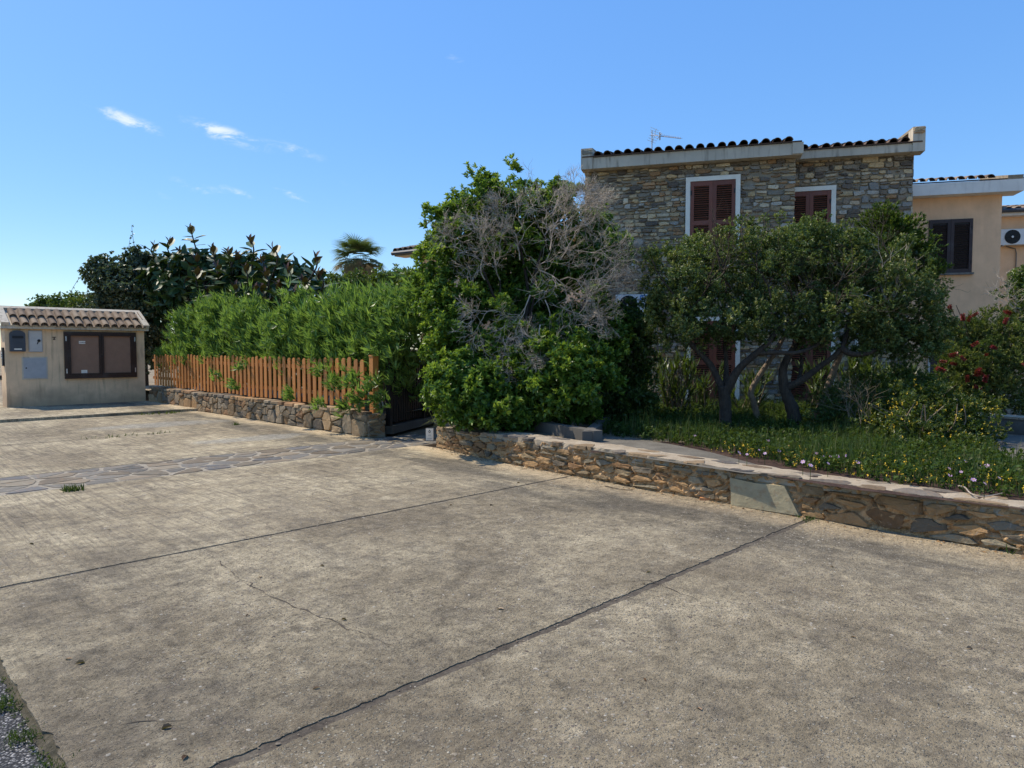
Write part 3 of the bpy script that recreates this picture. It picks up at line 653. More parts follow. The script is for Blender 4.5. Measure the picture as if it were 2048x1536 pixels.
# letter box with an arched top and a raised panel
a0, z1 = kp(17.5, 659.5); a1, z0 = kp(50, 703)
lb = thing('letter_box', 'dark blue grey letter box with arched top at the left of the tan wall', 'letter box', W((a0 + a1) / 2, KV, z0))
ring = [(a0, z0), (a1, z0), (a1, z1 - .13)] + [((a0 + a1) / 2 + (a1 - a0) / 2 * math.cos(R(x)), z1 - .13 + .12 * math.sin(R(x))) for x in range(18, 180, 18)] + [(a0, z1 - .13)]
MB().prism([W(a, KV + .002, z) for a, z in ring], V_ * .12).build('casing', 'dark_metal', lb)
kabs(lb, 'flap', a0 + .05, z1 - .24, a1 - .05, z1 - .17, .121, .135, 'black')
for i in range(5): kabs(lb, 'rib', a0 + .06, z0 + .12 + i * .055, a1 - .06, z0 + .145 + i * .055, .121, .130, 'dark_metal')
kabs(lb, 'name_plate', (a0 + a1) / 2 - .09, z0 + .05, (a0 + a1) / 2 + .09, z0 + .085, .121, .126, 'white')
a0, z1 = kp(56, 661); a1, z0 = kp(85, 704)
mc = thing('meter_cabinet', 'pale beige meter cabinet door with black lock beside the letter box', 'cabinet', W((a0 + a1) / 2, KV, z0))
kabs(mc, 'casing', a0, z0, a1, z1, .002, .03, 'grey_metal'); kabs(mc, 'door', a0 + .02, z0 + .02, a1 - .02, z1 - .02, .031, .045, 'pale_door')
lk = MB().tube([W(a1 - .09, KV + .046, z0 + .33), W(a1 - .09, KV + .07, z0 + .33)], .04, 10); lk.tube([W(a1 - .11, KV + .05, z0 + .29), W(a1 - .13, KV + .055, z0 + .23)], .012, 6); lk.build('lock', 'black', mc)
a0, z1 = kp(43, 714); a1, z0 = kp(96, 758)
mc2 = thing('meter_cabinet', 'wide grey cabinet door set low in the tan wall', 'cabinet', W((a0 + a1) / 2, KV, z0))
kabs(mc2, 'frame', a0, z0, a1, z1, .002, .012, 'fascia'); kabs(mc2, 'door', a0 + .035, z0 + .035, a1 - .035, z1 - .035, .0125, .024, 'grey_metal')
MB().tube([W(a0 + .10, KV + .025, z0 + .33), W(a0 + .10, KV + .034, z0 + .33)], .02, 10).build('lock', 'black', mc2)
ic = thing('intercom', 'slim grey and black intercom panel at the wall end', 'intercom', W(k_u0 - .01, KV - .15, 1.25))
MB().box(W(k_u0 - .05, KV - .26, 1.25), U_ * .048, V_ * .15, (0, 0, .52)).build('casing', 'black', ic)
MB().box(W(k_u0 - .06, KV - .25, 1.46), U_ * .009, V_ * .13, (0, 0, .18)).build('face_plate', 'grey_metal', ic)
for i, z in enumerate((1.50, 1.56)): MB().box(W(k_u0 - .066, KV - .22, z), U_ * .005, V_ * .07, (0, 0, .03)).build('button', 'black', ic)
mk = MB(); am2, zm = kp(108, 675)
mk.box(W(am2 - .05, KV + .002, zm), U_ * .10, V_ * .012, (0, 0, .018)); mk.box(W(am2 - .01, KV + .002, zm - .05), U_ * .022, V_ * .012, (0, 0, .048)); mk.box(W(am2 - .03, KV + .002, zm - .068), U_ * .06, V_ * .012, (0, 0, .02))
tag(mk.build('wall_bracket', 'black'), 'tiny dark bracket on the tan wall left of the notice board', 'bracket')

# ================================================================== STONE WALL UNDER THE PICKET FENCE
FU, FV0, FV1, FT = 7.60, -23.95, -11.55, 0.40
def f_top(v): return 0.475 + 0.04 * (FV1 - v) / 12 + 0.012 * math.sin(v * 2.3)
fw = thing('stone_wall', 'rubble stone wall below the wooden picket fence', 'wall', W(FU, -17.5, 0))
def rough_wall(name, mat, parent, front, top, s0, s1, thick, back=True, amp=0.012, ds=0.07, nz=6, base=-0.03):
    """front(s, w) -> base point w metres behind the face; top(s) -> height; a lumpy bed of mortar"""
    ns = int((s1 - s0) / ds); vs, fs = [], []
    prof = [(0, k / nz) for k in range(nz + 1)] + [(thick * k / 4, 1) for k in range(1, 5)] + [(thick, 0)]
    for i in range(ns + 1):
        s = s0 + (s1 - s0) * i / ns; T = top(s)
        for (w, h) in prof:
            z = base + (T - base) * h + rd.gauss(0, amp * .5) * (h == 1); p = front(s, w + rd.gauss(0, amp)); vs.append((p.x, p.y, z))
    m = len(prof)
    for i in range(ns):
        for j in range(m - 1): fs.append((i * m + j, (i + 1) * m + j, (i + 1) * m + j + 1, i * m + j + 1))
    fs += [tuple(range(m)), tuple(reversed(range(ns * m, ns * m + m)))]
    return MB().add(vs, fs).build(name, mat, parent, smooth=False)
rough_wall('mortar_core', 'mortar_house', fw, lambda s, w: W(FU + .035 + w, s, 0), lambda s: f_top(s) - .02, FV0, FV1 - .03, FT - .04)
sites = []
v = FV0
while v < FV1:
    r_ = rd.random()
    if r_ < .30: wd = rd.uniform(.34, .58); sites.append((v + wd / 2, .20 + rd.uniform(-.03, .03))); sites += [(v + wd * rd.uniform(.2, .8), .45 + rd.uniform(-.02, .02))] if rd.random() < .6 else []
    else:
        wd = rd.uniform(.16, .36); k = rd.choice((2, 3, 3, 4))
        for i in range(k): sites.append((v + wd / 2 + rd.uniform(-.11, .11), .46 * (i + .5) / k + rd.uniform(-.05, .05)))
    v += wd
cells = voronoi_cells(sites, (FV0, 0.0, FV1 - .02, .44), 1.25)
def wall_frame(a, b): return frame(W(FU + .025, a, b), V_, Vector((0, 0, 1)), -U_)
lay_stones(rd, cells, wall_frame, 'stone_fence', fw, 0.05, 300, 'stone', 0.010, cut=0.12, rk=.06, tilt=.35, taper=.9)
# end face towards the gateway, then the coping
cells = voronoi_cells([(rd.uniform(0, .4), .05 + .075 * i) for i in range(6)] + [(rd.uniform(0, .4), .09 + .075 * i) for i in range(5)], (0.02, 0, .42, .45), 2.2)
lay_stones(rd, cells, lambda a, b: frame(W(FU + a, FV1 - .03, b), U_, Vector((0, 0, 1)), V_), 'stone_fence', fw, 0.03, 300, 'stone', 0.012)
v = FV0
while v < FV1 - .1:
    L = rd.uniform(.22, .5); L = min(L, FV1 - v + .02)
    w = rd.uniform(.2, .42)
    q = roughen(rd, [(v + .01, -.03 + rd.uniform(-.02, .02)), (v + L - .01, -.03 + rd.uniform(-.02, .02)), (v + L - .02, w - .03), (v + .02, w - .03)], .05, .14)
    vv, ff, c = stone_geo(rd, q, rd.uniform(.02, .045), .03, .93, .05)
    obj('coping_stone', MB().add(vv, ff).mesh('coping_stone', 'stone_cap' if rd.random() < .4 else 'stone_fence'), fw, frame(W(FU + c[1], c[0], f_top(c[0]) - .018), V_, U_, Vector((0, 0, 1))))
    v += L

# picket fence
pf = thing('picket_fence', 'orange brown picket fence of round topped slats on the rubble wall', 'fence', W(7.85, -17.5, .48))
PU = 7.86
def picket_mesh(h, w=.132, t_=.022):
    ring = [(-w / 2, 0), (w / 2, 0), (w / 2, h - w * .45)] + [(w / 2 * math.cos(R(a)), h - w * .45 + w * .45 * math.sin(R(a))) for a in range(30, 180, 30)] + [(-w / 2, h - w * .45)]
    return MB().prism([(x, y, 0) for x, y in ring], (0, 0, t_)).mesh('picket', 'picket')
pm = [picket_mesh(1.0), picket_mesh(.985), picket_mesh(1.012)]
v = -12.12; i = 0
while v > -24.4:
    z = f_top(v) + .045 + rd.uniform(-.012, .012)
    obj('picket', pm[i % 3], pf, frame(W(PU, v, z), V_, Vector((0, 0, 1)), -U_) @ Matrix.Rotation(rd.gauss(0, .012), 4, 'Z'))
    v -= .2365 + rd.uniform(-.006, .006); i += 1
for dz in (.20, .76): MB().hexa([W(PU + .002, -24.45, f_top(-24.4) + .045 + dz), W(PU + .002, -12.05, f_top(-12) + .045 + dz), W(PU + .045, -12.05, f_top(-12) + .045 + dz), W(PU + .045, -24.45, f_top(-24.4) + .045 + dz),
                                 W(PU + .002, -24.45, f_top(-24.4) + .125 + dz), W(PU + .002, -12.05, f_top(-12) + .125 + dz), W(PU + .045, -12.05, f_top(-12) + .125 + dz), W(PU + .045, -24.45, f_top(-24.4) + .125 + dz)]).build('rail', 'picket', pf)
for v in (-14.4, -16.9, -19.4, -21.9): MB().box(W(PU + .05, v, f_top(v) - .02), U_ * .08, V_ * .08, (0, 0, 1.0)).build('post', 'picket', pf)
tag(MB().box(W(7.84, -11.86, .45), U_ * .13, V_ * .13, (0, 0, 1.12)).box(W(7.83, -11.87, 1.572), U_ * .15, V_ * .15, (0, 0, .03)).build('fence_post', 'picket'), 'square brown corner post at the gate end of the picket fence', 'post')
# black fence and plinth along the gateway
g0, g1 = at_z(776, 868, 0), at_z(776, 868, 0) + Vector((.95, 3.4, 0)); gd = (g1 - g0).normalized(); gn = Vector((gd.y, -gd.x, 0))
gt = thing('slat_gate', 'near black upright slat fence beside the gateway under the hedge', 'fence', g0)
MB().box(g0 - gn * .12, gd * 3.5, gn * .22, (0, 0, .16)).build('plinth', 'plinth', gt)
sl = MB().box((-.04, -.011, 0), (.08, 0, 0), (0, .022, 0), (0, 0, 1.36)).mesh('slat', 'gate')
for i in range(29):
    p = g0 + gd * (.08 + i * .118) + Vector((0, 0, .20 + rd.uniform(-.02, .02)))
    obj('slat', sl, gt, frame(p, gd, Vector((0, 0, 1)).cross(gd), Vector((0, 0, 1))))
for z in (.45, 1.3): MB().box(g0 - gn * .05 + Vector((0, 0, z)), gd * 3.45, gn * .035, (0, 0, .07)).build('rail', 'gate', gt)
for k in (.02, 1.75, 3.4): MB().box(g0 + gd * k - gn * .05 + Vector((0, 0, .16)), gd * .10, gn * .10, (0, 0, 1.5)).build('post', 'gate', gt)

# ================================================================== LOW STONE WALL ALONG THE DRIVE
LW = [(7.72, -9.62), (7.50, -8.7), (7.37, -7.9), (7.24, -6.68), (7.20, -5.58), (7.13, -4.89), (7.10, -4.12), (7.09, -3.4), (7.08, -2.4), (7.06, -1.2), (7.02, 0.5), (7.0, 3.0)]
LP = [W(u, v) for u, v in LW]; LS = [0]
for a, b in zip(LP, LP[1:]): LS.append(LS[-1] + (b - a).length)
def low_at(s):
    s = min(max(s, 0), LS[-1] - 1e-4); i = max(k for k in range(len(LS) - 1) if LS[k] <= s)
    k = (s - LS[i]) / (LS[i + 1] - LS[i]); p = LP[i].lerp(LP[i + 1], k)
    def tan(j): return (LP[min(j + 1, len(LP) - 1)] - LP[max(j - 1, 0)]).normalized()
    tg = tan(i).lerp(tan(i + 1), k).normalized(); return p, tg, Vector((tg.y, -tg.x, 0))      # n: out of the face, towards the drive
def low_top(s): return 0.345 + 0.085 * min(1, s / 2.2) - 0.035 * min(1, max(0, s - 4.2) / 2.5)
def s_of(px, py):
    p = at_z(px, py, 0); return min(np.arange(0, LS[-1], .02), key=lambda s: (low_at(s)[0] - p).length)
LEND = 10.6
lw = thing('low_stone_wall', 'low retaining wall of schist and sandy mortar curving along the drive', 'wall', low_at(5)[0])
def lfront(s, w):
    p, tg, n = low_at(s); return p - n * (w + .021)
rough_wall('mortar_core', 'mortar_sand', lw, lfront, lambda s: low_top(s) - .045, 0.0, LEND, .40, amp=.018, ds=.035, nz=11)
rough_wall('mortar_bed', 'mortar_top', lw, lambda s, w: lfront(s, w - .005), lambda s: low_top(s) - .006, 0.01, LEND, .42, amp=.007, ds=.09, nz=2, base=.30)
b0, b1 = s_of(1457, 1009), s_of(1602, 1035)
big = [(b0 + .012, .0), (b1 + .0, .0), (b1 - .16, .30), (b0 + .30, .285), (b0 + .015, .305)]
vv, ff, c = stone_geo(rd, big, .05, .03, .97, .01); p, tg, n = low_at(c[0])
o = obj('slab_stone', MB().add(vv, ff).mesh('slab_stone', 'grey_slab'), lw, frame(p + Vector((0, 0, c[1])) - n * .02, tg, Vector((0, 0, 1)), n)); o['label'] = 'large smooth grey slab set upright in the wall'
sites = []; s = 0.0; 
for r in range(4):
    s = rd.uniform(0, .2); zz = (.045, .125, .21, .295)[r]
    while s < LEND:
        L = rd.uniform(.17, .44); sites.append((s + L / 2, zz + rd.uniform(-.035, .035))); s += L
big2 = s_of(1770, 1064); sites = [q for q in sites if not (abs(q[0] - big2) < .36 and q[1] < .27)] + [(big2, .135)]
cells = []
for cpoly in voronoi_cells(sites, (0.02, .005, LEND, .345), 2.6):
    cx = sum(p[0] for p in cpoly) / len(cpoly); lo, hi = min(p[0] for p in cpoly), max(p[0] for p in cpoly)
    if hi > b0 and lo < b1 - .03:
        if cx < (b0 + b1) / 2: cpoly = clip_poly(cpoly, (1, 0), b0)
        else: cpoly = clip_poly(cpoly, (-1, 0), -(b1 - .02))
    if len(cpoly) >= 3 and area(cpoly) > .004: cells.append(cpoly)
def lframe(a, b):
    p, tg, n = low_at(a); return frame(p + Vector((0, 0, b * low_top(a) / .40)) - n * .032, tg, Vector((0, 0, 1)), n)
lay_stones(rd, cells, lframe, 'stone_low', lw, .042, 300, 'stone', .019, cut=.15, rk=.07, tilt=.45, taper=.91)
s = .02
while s < LEND:                                              # coping along the face, then flat pieces set in the bed behind it
    L = rd.uniform(.18, .52); w = rd.uniform(.10, .26); fwd = rd.uniform(.0, .045)
    q = roughen(rd, [(s, -fwd + rd.uniform(0, .05)), (s + L * .35, -fwd - rd.uniform(-.01, .03)), (s + L * .75, -fwd + rd.uniform(-.02, .02)), (s + L, -fwd + rd.uniform(.0, .06)), (s + L - rd.uniform(.02, .14), w), (s + rd.uniform(.02, .14), w * rd.uniform(.6, 1))], .09, .22)
    vv, ff, c = stone_geo(rd, q, rd.uniform(.006, .016), rd.uniform(.018, .04), .92, .12); p, tg, n = low_at(c[0])
    obj('coping_stone', MB().add(vv, ff).mesh('coping_stone', 'stone_cap'), lw, frame(p - n * c[1] + Vector((0, 0, low_top(c[0]) - .010)), tg, -n, Vector((0, 0, 1))) @ Matrix.Rotation(rd.gauss(0, .035), 4, 'X'))
    s += L + (rd.uniform(.01, .05) if rd.random() < .55 else rd.uniform(.08, .38))
s = .3
while s < LEND:
    q = roughen(rd, [(s, .30), (s + .3, .26), (s + .42, .36), (s + .2, .42)], .08, .25)
    if s < 1.6 or rd.random() < .5:
        vv, ff, c = stone_geo(rd, q, .008, .03, .92, .02); p, tg, n = low_at(c[0])
        obj('flat_stone', MB().add(vv, ff).mesh('flat_stone', 'stone_cap'), lw, frame(p - n * c[1] + Vector((0, 0, low_top(c[0]) - .008)), tg, -n, Vector((0, 0, 1))))
    s += rd.uniform(.35, .7)
# enamel tile on the wall end
p0 = at_z(860, 881, .04); tx = Vector((1, -.12, 0)).normalized(); tn = Vector((tx.y, -tx.x, 0)); p0 = p0 + tn * .05 - tx * .07
sg = thing('number_plate', 'small white plate with black emblem on the end of the low wall', 'sign', p0)
MB().box(p0, tx * .155, -tn * .02, (0, 0, .235)).build('backing', 'dark_metal', sg)
MB().box(p0 + tn * .001 + tx * .008 + Vector((0, 0, .008)), tx * .139, tn * .006, (0, 0, .219)).build('plate', 'white', sg)
em = MB(); cc = p0 + tn * .0085 + tx * .077 + Vector((0, 0, .170))
em.add([cc + tx * (.020 * math.cos(R(a))) + Vector((0, 0, .022 * math.sin(R(a)))) for a in range(0, 360, 30)] + [cc + tx * (.011 * math.cos(R(a))) + Vector((0, 0, .012 * math.sin(R(a)))) for a in range(0, 360, 30)], [(i, (i + 1) % 12, 12 + (i + 1) % 12, 12 + i) for i in range(12)])
em.add([cc + Vector((0, 0, .038)), cc + tx * .009 + Vector((0, 0, .022)), cc - tx * .009 + Vector((0, 0, .022))], [(0, 1, 2)])
em.build('emblem', 'black', sg)
tx_ = MB()
for (x0, x1, z) in ((.055, .10, .105), (.05, .075, .09), (.08, .105, .09), (.03, .125, .045), (.03, .11, .032)): tx_.box(p0 + tn * .0075 + tx * x0 + Vector((0, 0, z)), tx * (x1 - x0), tn * .001, (0, 0, .006))
tx_.build('lettering', 'grey_metal', sg)
# cement planter kerb behind the wall
pk = [at_z(868, 838, GZ), at_z(1000, 850, GZ), at_z(1187, 886, GZ)]
kb = MB()
for a, b in zip(pk, pk[1:]):
    d = (b - a).normalized(); n = Vector((d.y, -d.x, 0)); kb.box(a - n * .16 - Vector((0, 0, .1)), (b - a) - d * .004, n * .16, (0, 0, .27))
d = Vector((.25, 1, 0)).normalized(); kb.box(pk[2] - Vector((0, 0, .1)) - Vector((.16, 0, 0)), Vector((.155, .02, 0)), d * 2.2, (0, 0, .265))
tag(kb.build('planter_kerb', 'plinth'), 'dark stained cement kerb of the planter below the big shrub', 'kerb')

# ================================================================== STONE HOUSE
HA = R(15.5); HD = Vector((math.cos(HA), -math.sin(HA), 0)); HN = Vector((-math.sin(HA), -math.cos(HA), 0)); HB = -HN; ZU = Vector((0, 0, 1))
HP = at_y(1425, 700, 17.0); HP.z = 0
def hp(px, py, t_=0.0):
    p = on_plane(px, py, HP + HB * t_, HN); return (p - HP).dot(HD), p.z
def H(s, t_, z): return HP + HD * s + HB * t_ + ZU * z
RW = 1.05                                                    # the right wing stands back
s_l, s_m, s_r = hp(1168, 450)[0], hp(1590, 450)[0], hp(1823, 450, RW)[0]
zf0 = (hp(1168, 334, -.3)[1] + hp(1588, 314, -.3)[1]) / 2; zf1 = (hp(1592, 315, RW - .3)[1] + hp(1812, 302, RW - .3)[1]) / 2
print('house', s_l, s_m, s_r, zf0, zf1)
house = thing('stone_house', 'two storey fieldstone house with brown louvred shutters and tiled roof', 'house', H((s_l + s_r) / 2, 0, GZ))
def hbox(parent, name, s0, s1, t0, t1, z0, z1, mat): return MB().box(H(s0, t0, z0), HD * (s1 - s0), HB * (t1 - t0), ZU * (z1 - z0)).build(name, mat, parent)
hbox(house, 'wall', s_l + .02, s_m - .02, .03, 7.5, GZ - .1, zf0 + .03, 'mortar_house')
hbox(house, 'wall', s_m - .019, s_r - .02, RW + .03, 7.5, GZ - .1, zf1 + .03, 'mortar_house')
# openings: (left px, top py, right px, bottom py, wing setback); measured on the outer edge of the white surround
OPEN = []
def opening(x0, y0, x1, yb, t_, zbot=None):
    a0, z1 = hp(x0, y0, t_); a1, _ = hp(x1, y0, t_); z0 = hp(x0, yb, t_)[1] if zbot is None else zbot
    OPEN.append((a0, z0, a1, z1, t_)); return OPEN[-1]
w1 = opening(1372, 356, 1481, 530, 0); w2 = opening(1568, 377, 1672, 530, RW)
d1 = opening(1373, 634, 1481, 820, 0, GZ); d2 = opening(1568, 640, 1672, 820, RW, GZ)
def shutter(parent, mat, s0, z0, s1, z1, t_, pt, pitch_=.052, hinge_left=True, lab=None):
    """one louvred leaf: stiles, three rails, slats as pieces of their own"""
    st, rl = .085, .11; mb = MB(); dp = .045
    for a in (s0, s1 - st): mb.box(pt(a, t_, z0), HD * st, HN * dp, ZU * (z1 - z0))
    zr = [z0, z1 - rl] + ([(z0 + z1) / 2 - rl / 2] if z1 - z0 > 1.9 else [])
    for z in zr: mb.box(pt(s0 + st, t_ - .003, z), HD * (s1 - s0 - 2 * st), HN * (dp - .006), ZU * rl)
    sh = mb.build('shutter', mat, parent)
    sm = MB().box((-(s1 - s0 - 2 * st) / 2, -.022, -.004), (s1 - s0 - 2 * st, 0, 0), (0, .044, 0), (0, 0, .008)).mesh('slat', mat)
    z = z0 + rl + pitch_ * .5
    while z < z1 - rl - .01:
        if not any(q - .01 < z < q + rl + .01 for q in zr):
            obj('slat', sm, sh, frame(pt((s0 + s1) / 2, t_ - .024, z), HD, HB, ZU) @ Matrix.Rotation(R(33), 4, 'X'))
        z += pitch_
    hx = s0 + .005 if hinge_left else s1 - .035
    for z in (z0 + .25, z1 - .32): MB().box(pt(hx, t_ - dp - .001, z), HD * .03, HN * .012, ZU * .11).build('hinge', 'black', sh)
    return sh
for (a0, z0, a1, z1, t_) in OPEN:
    door = z0 < 1; fw_ = .105
    sb = MB()
    sb.box(H(a0, t_ + .10, z0), HD * fw_, HN * .15, ZU * (z1 - z0 - fw_)); sb.box(H(a1 - fw_, t_ + .10, z0), HD * fw_, HN * .15, ZU * (z1 - z0 - fw_)); sb.box(H(a0, t_ + .10, z1 - fw_), HD * (a1 - a0), HN * .152, ZU * fw_)
    if not door: sb.box(H(a0, t_ + .10, z0 - .08), HD * (a1 - a0), HN * .17, ZU * .079)
    sb.build('window_surround' if not door else 'door_surround', 'white', house)
    hbox(house, 'window_pane' if not door else 'door_pane', a0 + fw_, a1 - fw_, t_ + .02, t_ + .028, z0, z1 - fw_, 'black')
    am = (a0 + a1) / 2
    shutter(house, 'shutter', a0 + fw_ + .004, z0 + .01, am - .002, z1 - fw_ - .004, t_ + .012, H); shutter(house, 'shutter', am + .002, z0 + .01, a1 - fw_ - .004, z1 - fw_ - .004, t_ + .012, H, hinge_left=False)
# facade stones: broken courses
def guillotine(rect, out):
    x0, y0, x1, y1 = rect; w, h = x1 - x0, y1 - y0
    hm = rd.uniform(.09, .21); wm = rd.uniform(.17, .50)
    if h > hm and (h > w * .75 or h > .9 or (w <= wm) or rd.random() < .5 * h / .3) and h > .13:
        k = y0 + h * rd.uniform(.36, .64); guillotine((x0, y0, x1, k), out); guillotine((x0, k, x1, y1), out)
    elif w > wm and w > .26:
        k = x0 + w * rd.uniform(.34, .66); guillotine((x0, y0, k, y1), out); guillotine((k, y0, x1, y1), out)
    else: out.append(rect)
def facade(sa, sb_, zt, t_):
    rects = []; guillotine((sa, GZ, sb_, zt), rects); out = []
    for r in rects:
        x0, y0, x1, y1 = r
        for (a0, z0, a1, z1, tt) in OPEN:
            if tt != t_: continue
            z0_ = z0 - (.08 if z0 > 1 else 0)
            if x1 > a0 and x0 < a1 and y1 > z0_ and y0 < z1:
                cand = [(x0, y0, min(x1, a0), y1), (max(x0, a1), y0, x1, y1), (x0, y0, x1, min(y1, z0_)), (x0, max(y0, z1), x1, y1)]
                cand = [c for c in cand if c[2] - c[0] > .045 and c[3] - c[1] > .035]
                if not cand: x1 = x0; break
                x0, y0, x1, y1 = max(cand, key=lambda c: (c[2] - c[0]) * (c[3] - c[1]))
        if x1 - x0 > .04 and y1 - y0 > .03:
            j = lambda: rd.gauss(0, .010)
            xm, ym = (x0 + x1) / 2 + rd.uniform(-.25, .25) * (x1 - x0), (y0 + y1) / 2
            out.append([(x0 + j(), y0 + j()), (xm, y0 + j()), (x1 + j(), y0 + j()), (x1 + j(), y1 + j()), (xm + .1 * j(), y1 + j()), (x0 + j(), y1 + j())])
    return out
tall = lambda a, b: 1.0 if b > 3.7 else 0.12
for (sa, sb_, zt, t_, kp_) in ((s_l, s_m, zf0, 0, 185), (s_m - .03, s_r, zf1, RW, 115)):
    lay_stones(rd, facade(sa, sb_, zt, t_), lambda a, b, t_=t_: frame(H(a, t_ + .025, b), HD, ZU, HN), 'stone_house', house, .042, kp_, 'stone', .008, tall, cut=.17, rk=.06, taper=.88, tilt=.3)
# quoins on the near right corner, seen against the sky
z = 3.0
while z < zf1 - .1:
    h = rd.uniform(.12, .24); hbox(house, 'quoin', s_r - .02, s_r + rd.uniform(.0, .035), RW + .01, RW + rd.uniform(.25, .5), z, z + h - .012, 'stone_house'); z += h
# eaves, roof and tiles
rp = R(12); RB = HB * math.cos(rp) + ZU * math.sin(rp); RN = ZU * math.cos(rp) + HN * math.sin(rp)
tile_h = coppo(.098, .085, .46).mesh('tile', 'tile_dark')
def roof(sa, sb_, t_, z, depth, end_l, end_r, fh=.265):
    MB().box(H(sa + (.28 if end_l else 0), t_ - .30, z), HD * (sb_ - sa - (.28 if end_l else 0) - (.22 if end_r else 0)), HB * .42, ZU * fh).build('eave_beam', 'fascia', house)
    e = H(0, t_ - .34, z + fh + .005)
    MB().box(e + HD * (sa + .02), HD * (sb_ - sa - .04), RB * depth, RN * .03).build('roof_deck', 'tile_dark', house)
    p_ = .243; n = int((sb_ - sa - (.28 if end_l else .02) - (.25 if end_r else .02)) / p_); st = sa + (.28 if end_l else .02); far = MB()
    for i in range(n):
        a = st + p_ * (i + .5)
        for r in range(6):
            o = e + HD * (a + rd.uniform(-.012, .012)) + RB * (-.06 + .40 * r + rd.uniform(-.015, .015)) + RN * (.035 + rd.uniform(0, .012)); m = frame(o, HD, RB, RN) @ Matrix.Rotation(-.04, 4, 'X')
            if r == 0: obj('tile', tile_h, house, m)
            else: far.add([m @ v.co for v in tile_h.vertices], [tuple(q.vertices) for q in tile_h.polygons])
    tag(far.build('upper_roof_tiling', 'tile_dark', house), kind='stuff')
def verge(sa, sb_, t_, z, depth, rise):
    o = H(sa, t_ - .33, z - .01); MB().box(o, HD * (sb_ - sa), HB * .40, ZU * (.29 + rise)).build('verge_block', 'fascia', house)
    q = H(sa + .005, t_ - .30, z + .29 + rise - .05); MB().box(q, HD * (sb_ - sa - .01), RB * depth - ZU * .24, RN * .06).build('verge_coping', 'mortar_house', house)
    cells = voronoi_cells([(rd.uniform(0, sb_ - sa), .05), (rd.uniform(0, sb_ - sa), .13)], (0, 0, sb_ - sa, .16), 2)
    lay_stones(rd, cells, lambda a, b: frame(H(sa + a, t_ - .325, z + .29 + rise - .16 + b), HD, ZU, HN), 'stone_house', house, .02, 20, 'stone', .008)
roof(s_l - .02, s_m + .10, 0, zf0, 5.0, True, False); verge(s_l - .03, s_l + .26, 0, zf0, 4.0, .20)
roof(s_m + .102, s_r + .12, RW, zf1 - .03, 4.0, False, True, .19); verge(s_r - .10, s_r + .16, RW, zf1 - .03, 2.0, .26)
MB().box(H(s_m - .12, -.33, zf0 + .015), HD * .235, HB * .06, ZU * .255).build('eave_end_block', 'fascia', house)
hbox(house, 'threshold', d1[0], d1[2], -.25, .0, GZ, GZ + .06, 'plinth')
dpz = hp(1713, 640, RW); MB().tube([H(dpz[0], RW - .06, GZ), H(dpz[0], RW - .06, 2.5)], .04, 8).build('downpipe', 'white', house)
# air conditioner, lamp, aerial
def air_con(pt, s0, s1, z0, z1, t_, label, fan=True):
    ac = thing('air_conditioner', label, 'air conditioner', pt((s0 + s1) / 2, t_, z0))
    m = MB().box(pt(s0, t_ - .06, z0), HD * (s1 - s0), HN * .26, ZU * (z1 - z0)).build('casing', 'ac_white', ac)
    fx, fz, fr_ = s0 + (s1 - s0) * .38, (z0 + z1) / 2, (z1 - z0) * .44
    ring = [pt(fx + fr_ * math.cos(R(a)), t_ - .322, fz + fr_ * math.sin(R(a))) for a in range(0, 360, 15)]
    MB().add(ring, [tuple(range(24))]).build('fan_opening', 'black', ac)
    gr = MB()
    for k in (.3, .55, .78, 1.0): gr.tube([pt(fx + fr_ * k * math.cos(R(a)), t_ - .33, fz + fr_ * k * math.sin(R(a))) for a in range(0, 375, 15)], .005, 4, False)
    for a in range(0, 180, 30): gr.tube([pt(fx - fr_ * math.cos(R(a)), t_ - .335, fz - fr_ * math.sin(R(a))), pt(fx + fr_ * math.cos(R(a)), t_ - .335, fz + fr_ * math.sin(R(a)))], .004, 4)
    gr.build('grille', 'black', ac)
    MB().tube([pt(fx, t_ - .325, fz), pt(fx, t_ - .345, fz)], .035, 10).build('hub', 'ac_white', ac)
    sx0, sx1, sz0, sz1 = s1 - (s1 - s0) * .27, s1 - .03, z1 - (z1 - z0) * .28, z1 - .03
    st = MB().box(pt(sx0, t_ - .3225, sz0), HD * (sx1 - sx0), HN * .003, ZU * (sz1 - sz0)).build('sticker', 'blue', ac)
    wv = MB()
    for k in range(4):
        x = sx0 + (sx1 - sx0) * (.12 + .2 * k); wv.box(pt(x, t_ - .326, sz0 + (sz1 - sz0) * (.3 + .1 * (k % 2))), HD * (sx1 - sx0) * .13, HN * .001, ZU * (sz1 - sz0) * .4)
    wv.build('lettering', 'white', st)
    for s in (s0 + .1, s1 - .13): MB().box(pt(s, t_, z0 - .035), HD * .03, HN * .33, ZU * .034).build('bracket', 'grey_metal', ac)
    return ac
a1_, zt_ = hp(1299, 588, -.3); a0_ = a1_ - .82; zb_ = hp(1299, 629, -.3)[1]
air_con(H, a0_, a1_, zb_, zt_, 0.0, 'white air conditioner with blue sticker on the stone wall behind the shrub')
ls, lz = hp(1424, 621, -.1); lp = thing('wall_lamp', 'small round white lamp above the shuttered garden door', 'lamp', H(ls, 0, lz))
dm = MB()
for i, (r, d_) in enumerate(((.085, .04), (.085, .07), (.07, .11), (.035, .13))): dm.v += [tuple(H(ls + r * math.cos(R(a)), -d_, lz + r * math.sin(R(a)))) for a in range(0, 360, 30)]
dm.f = [(i * 12 + j, i * 12 + (j + 1) % 12, i * 12 + 12 + (j + 1) % 12, i * 12 + 12 + j) for i in range(3) for j in range(12)] + [tuple(range(36, 48))]
dm.build('globe', 'white', lp, True); MB().tube([H(ls, .02, lz), H(ls, -.045, lz)], .05, 10).build('base', 'alu', lp)
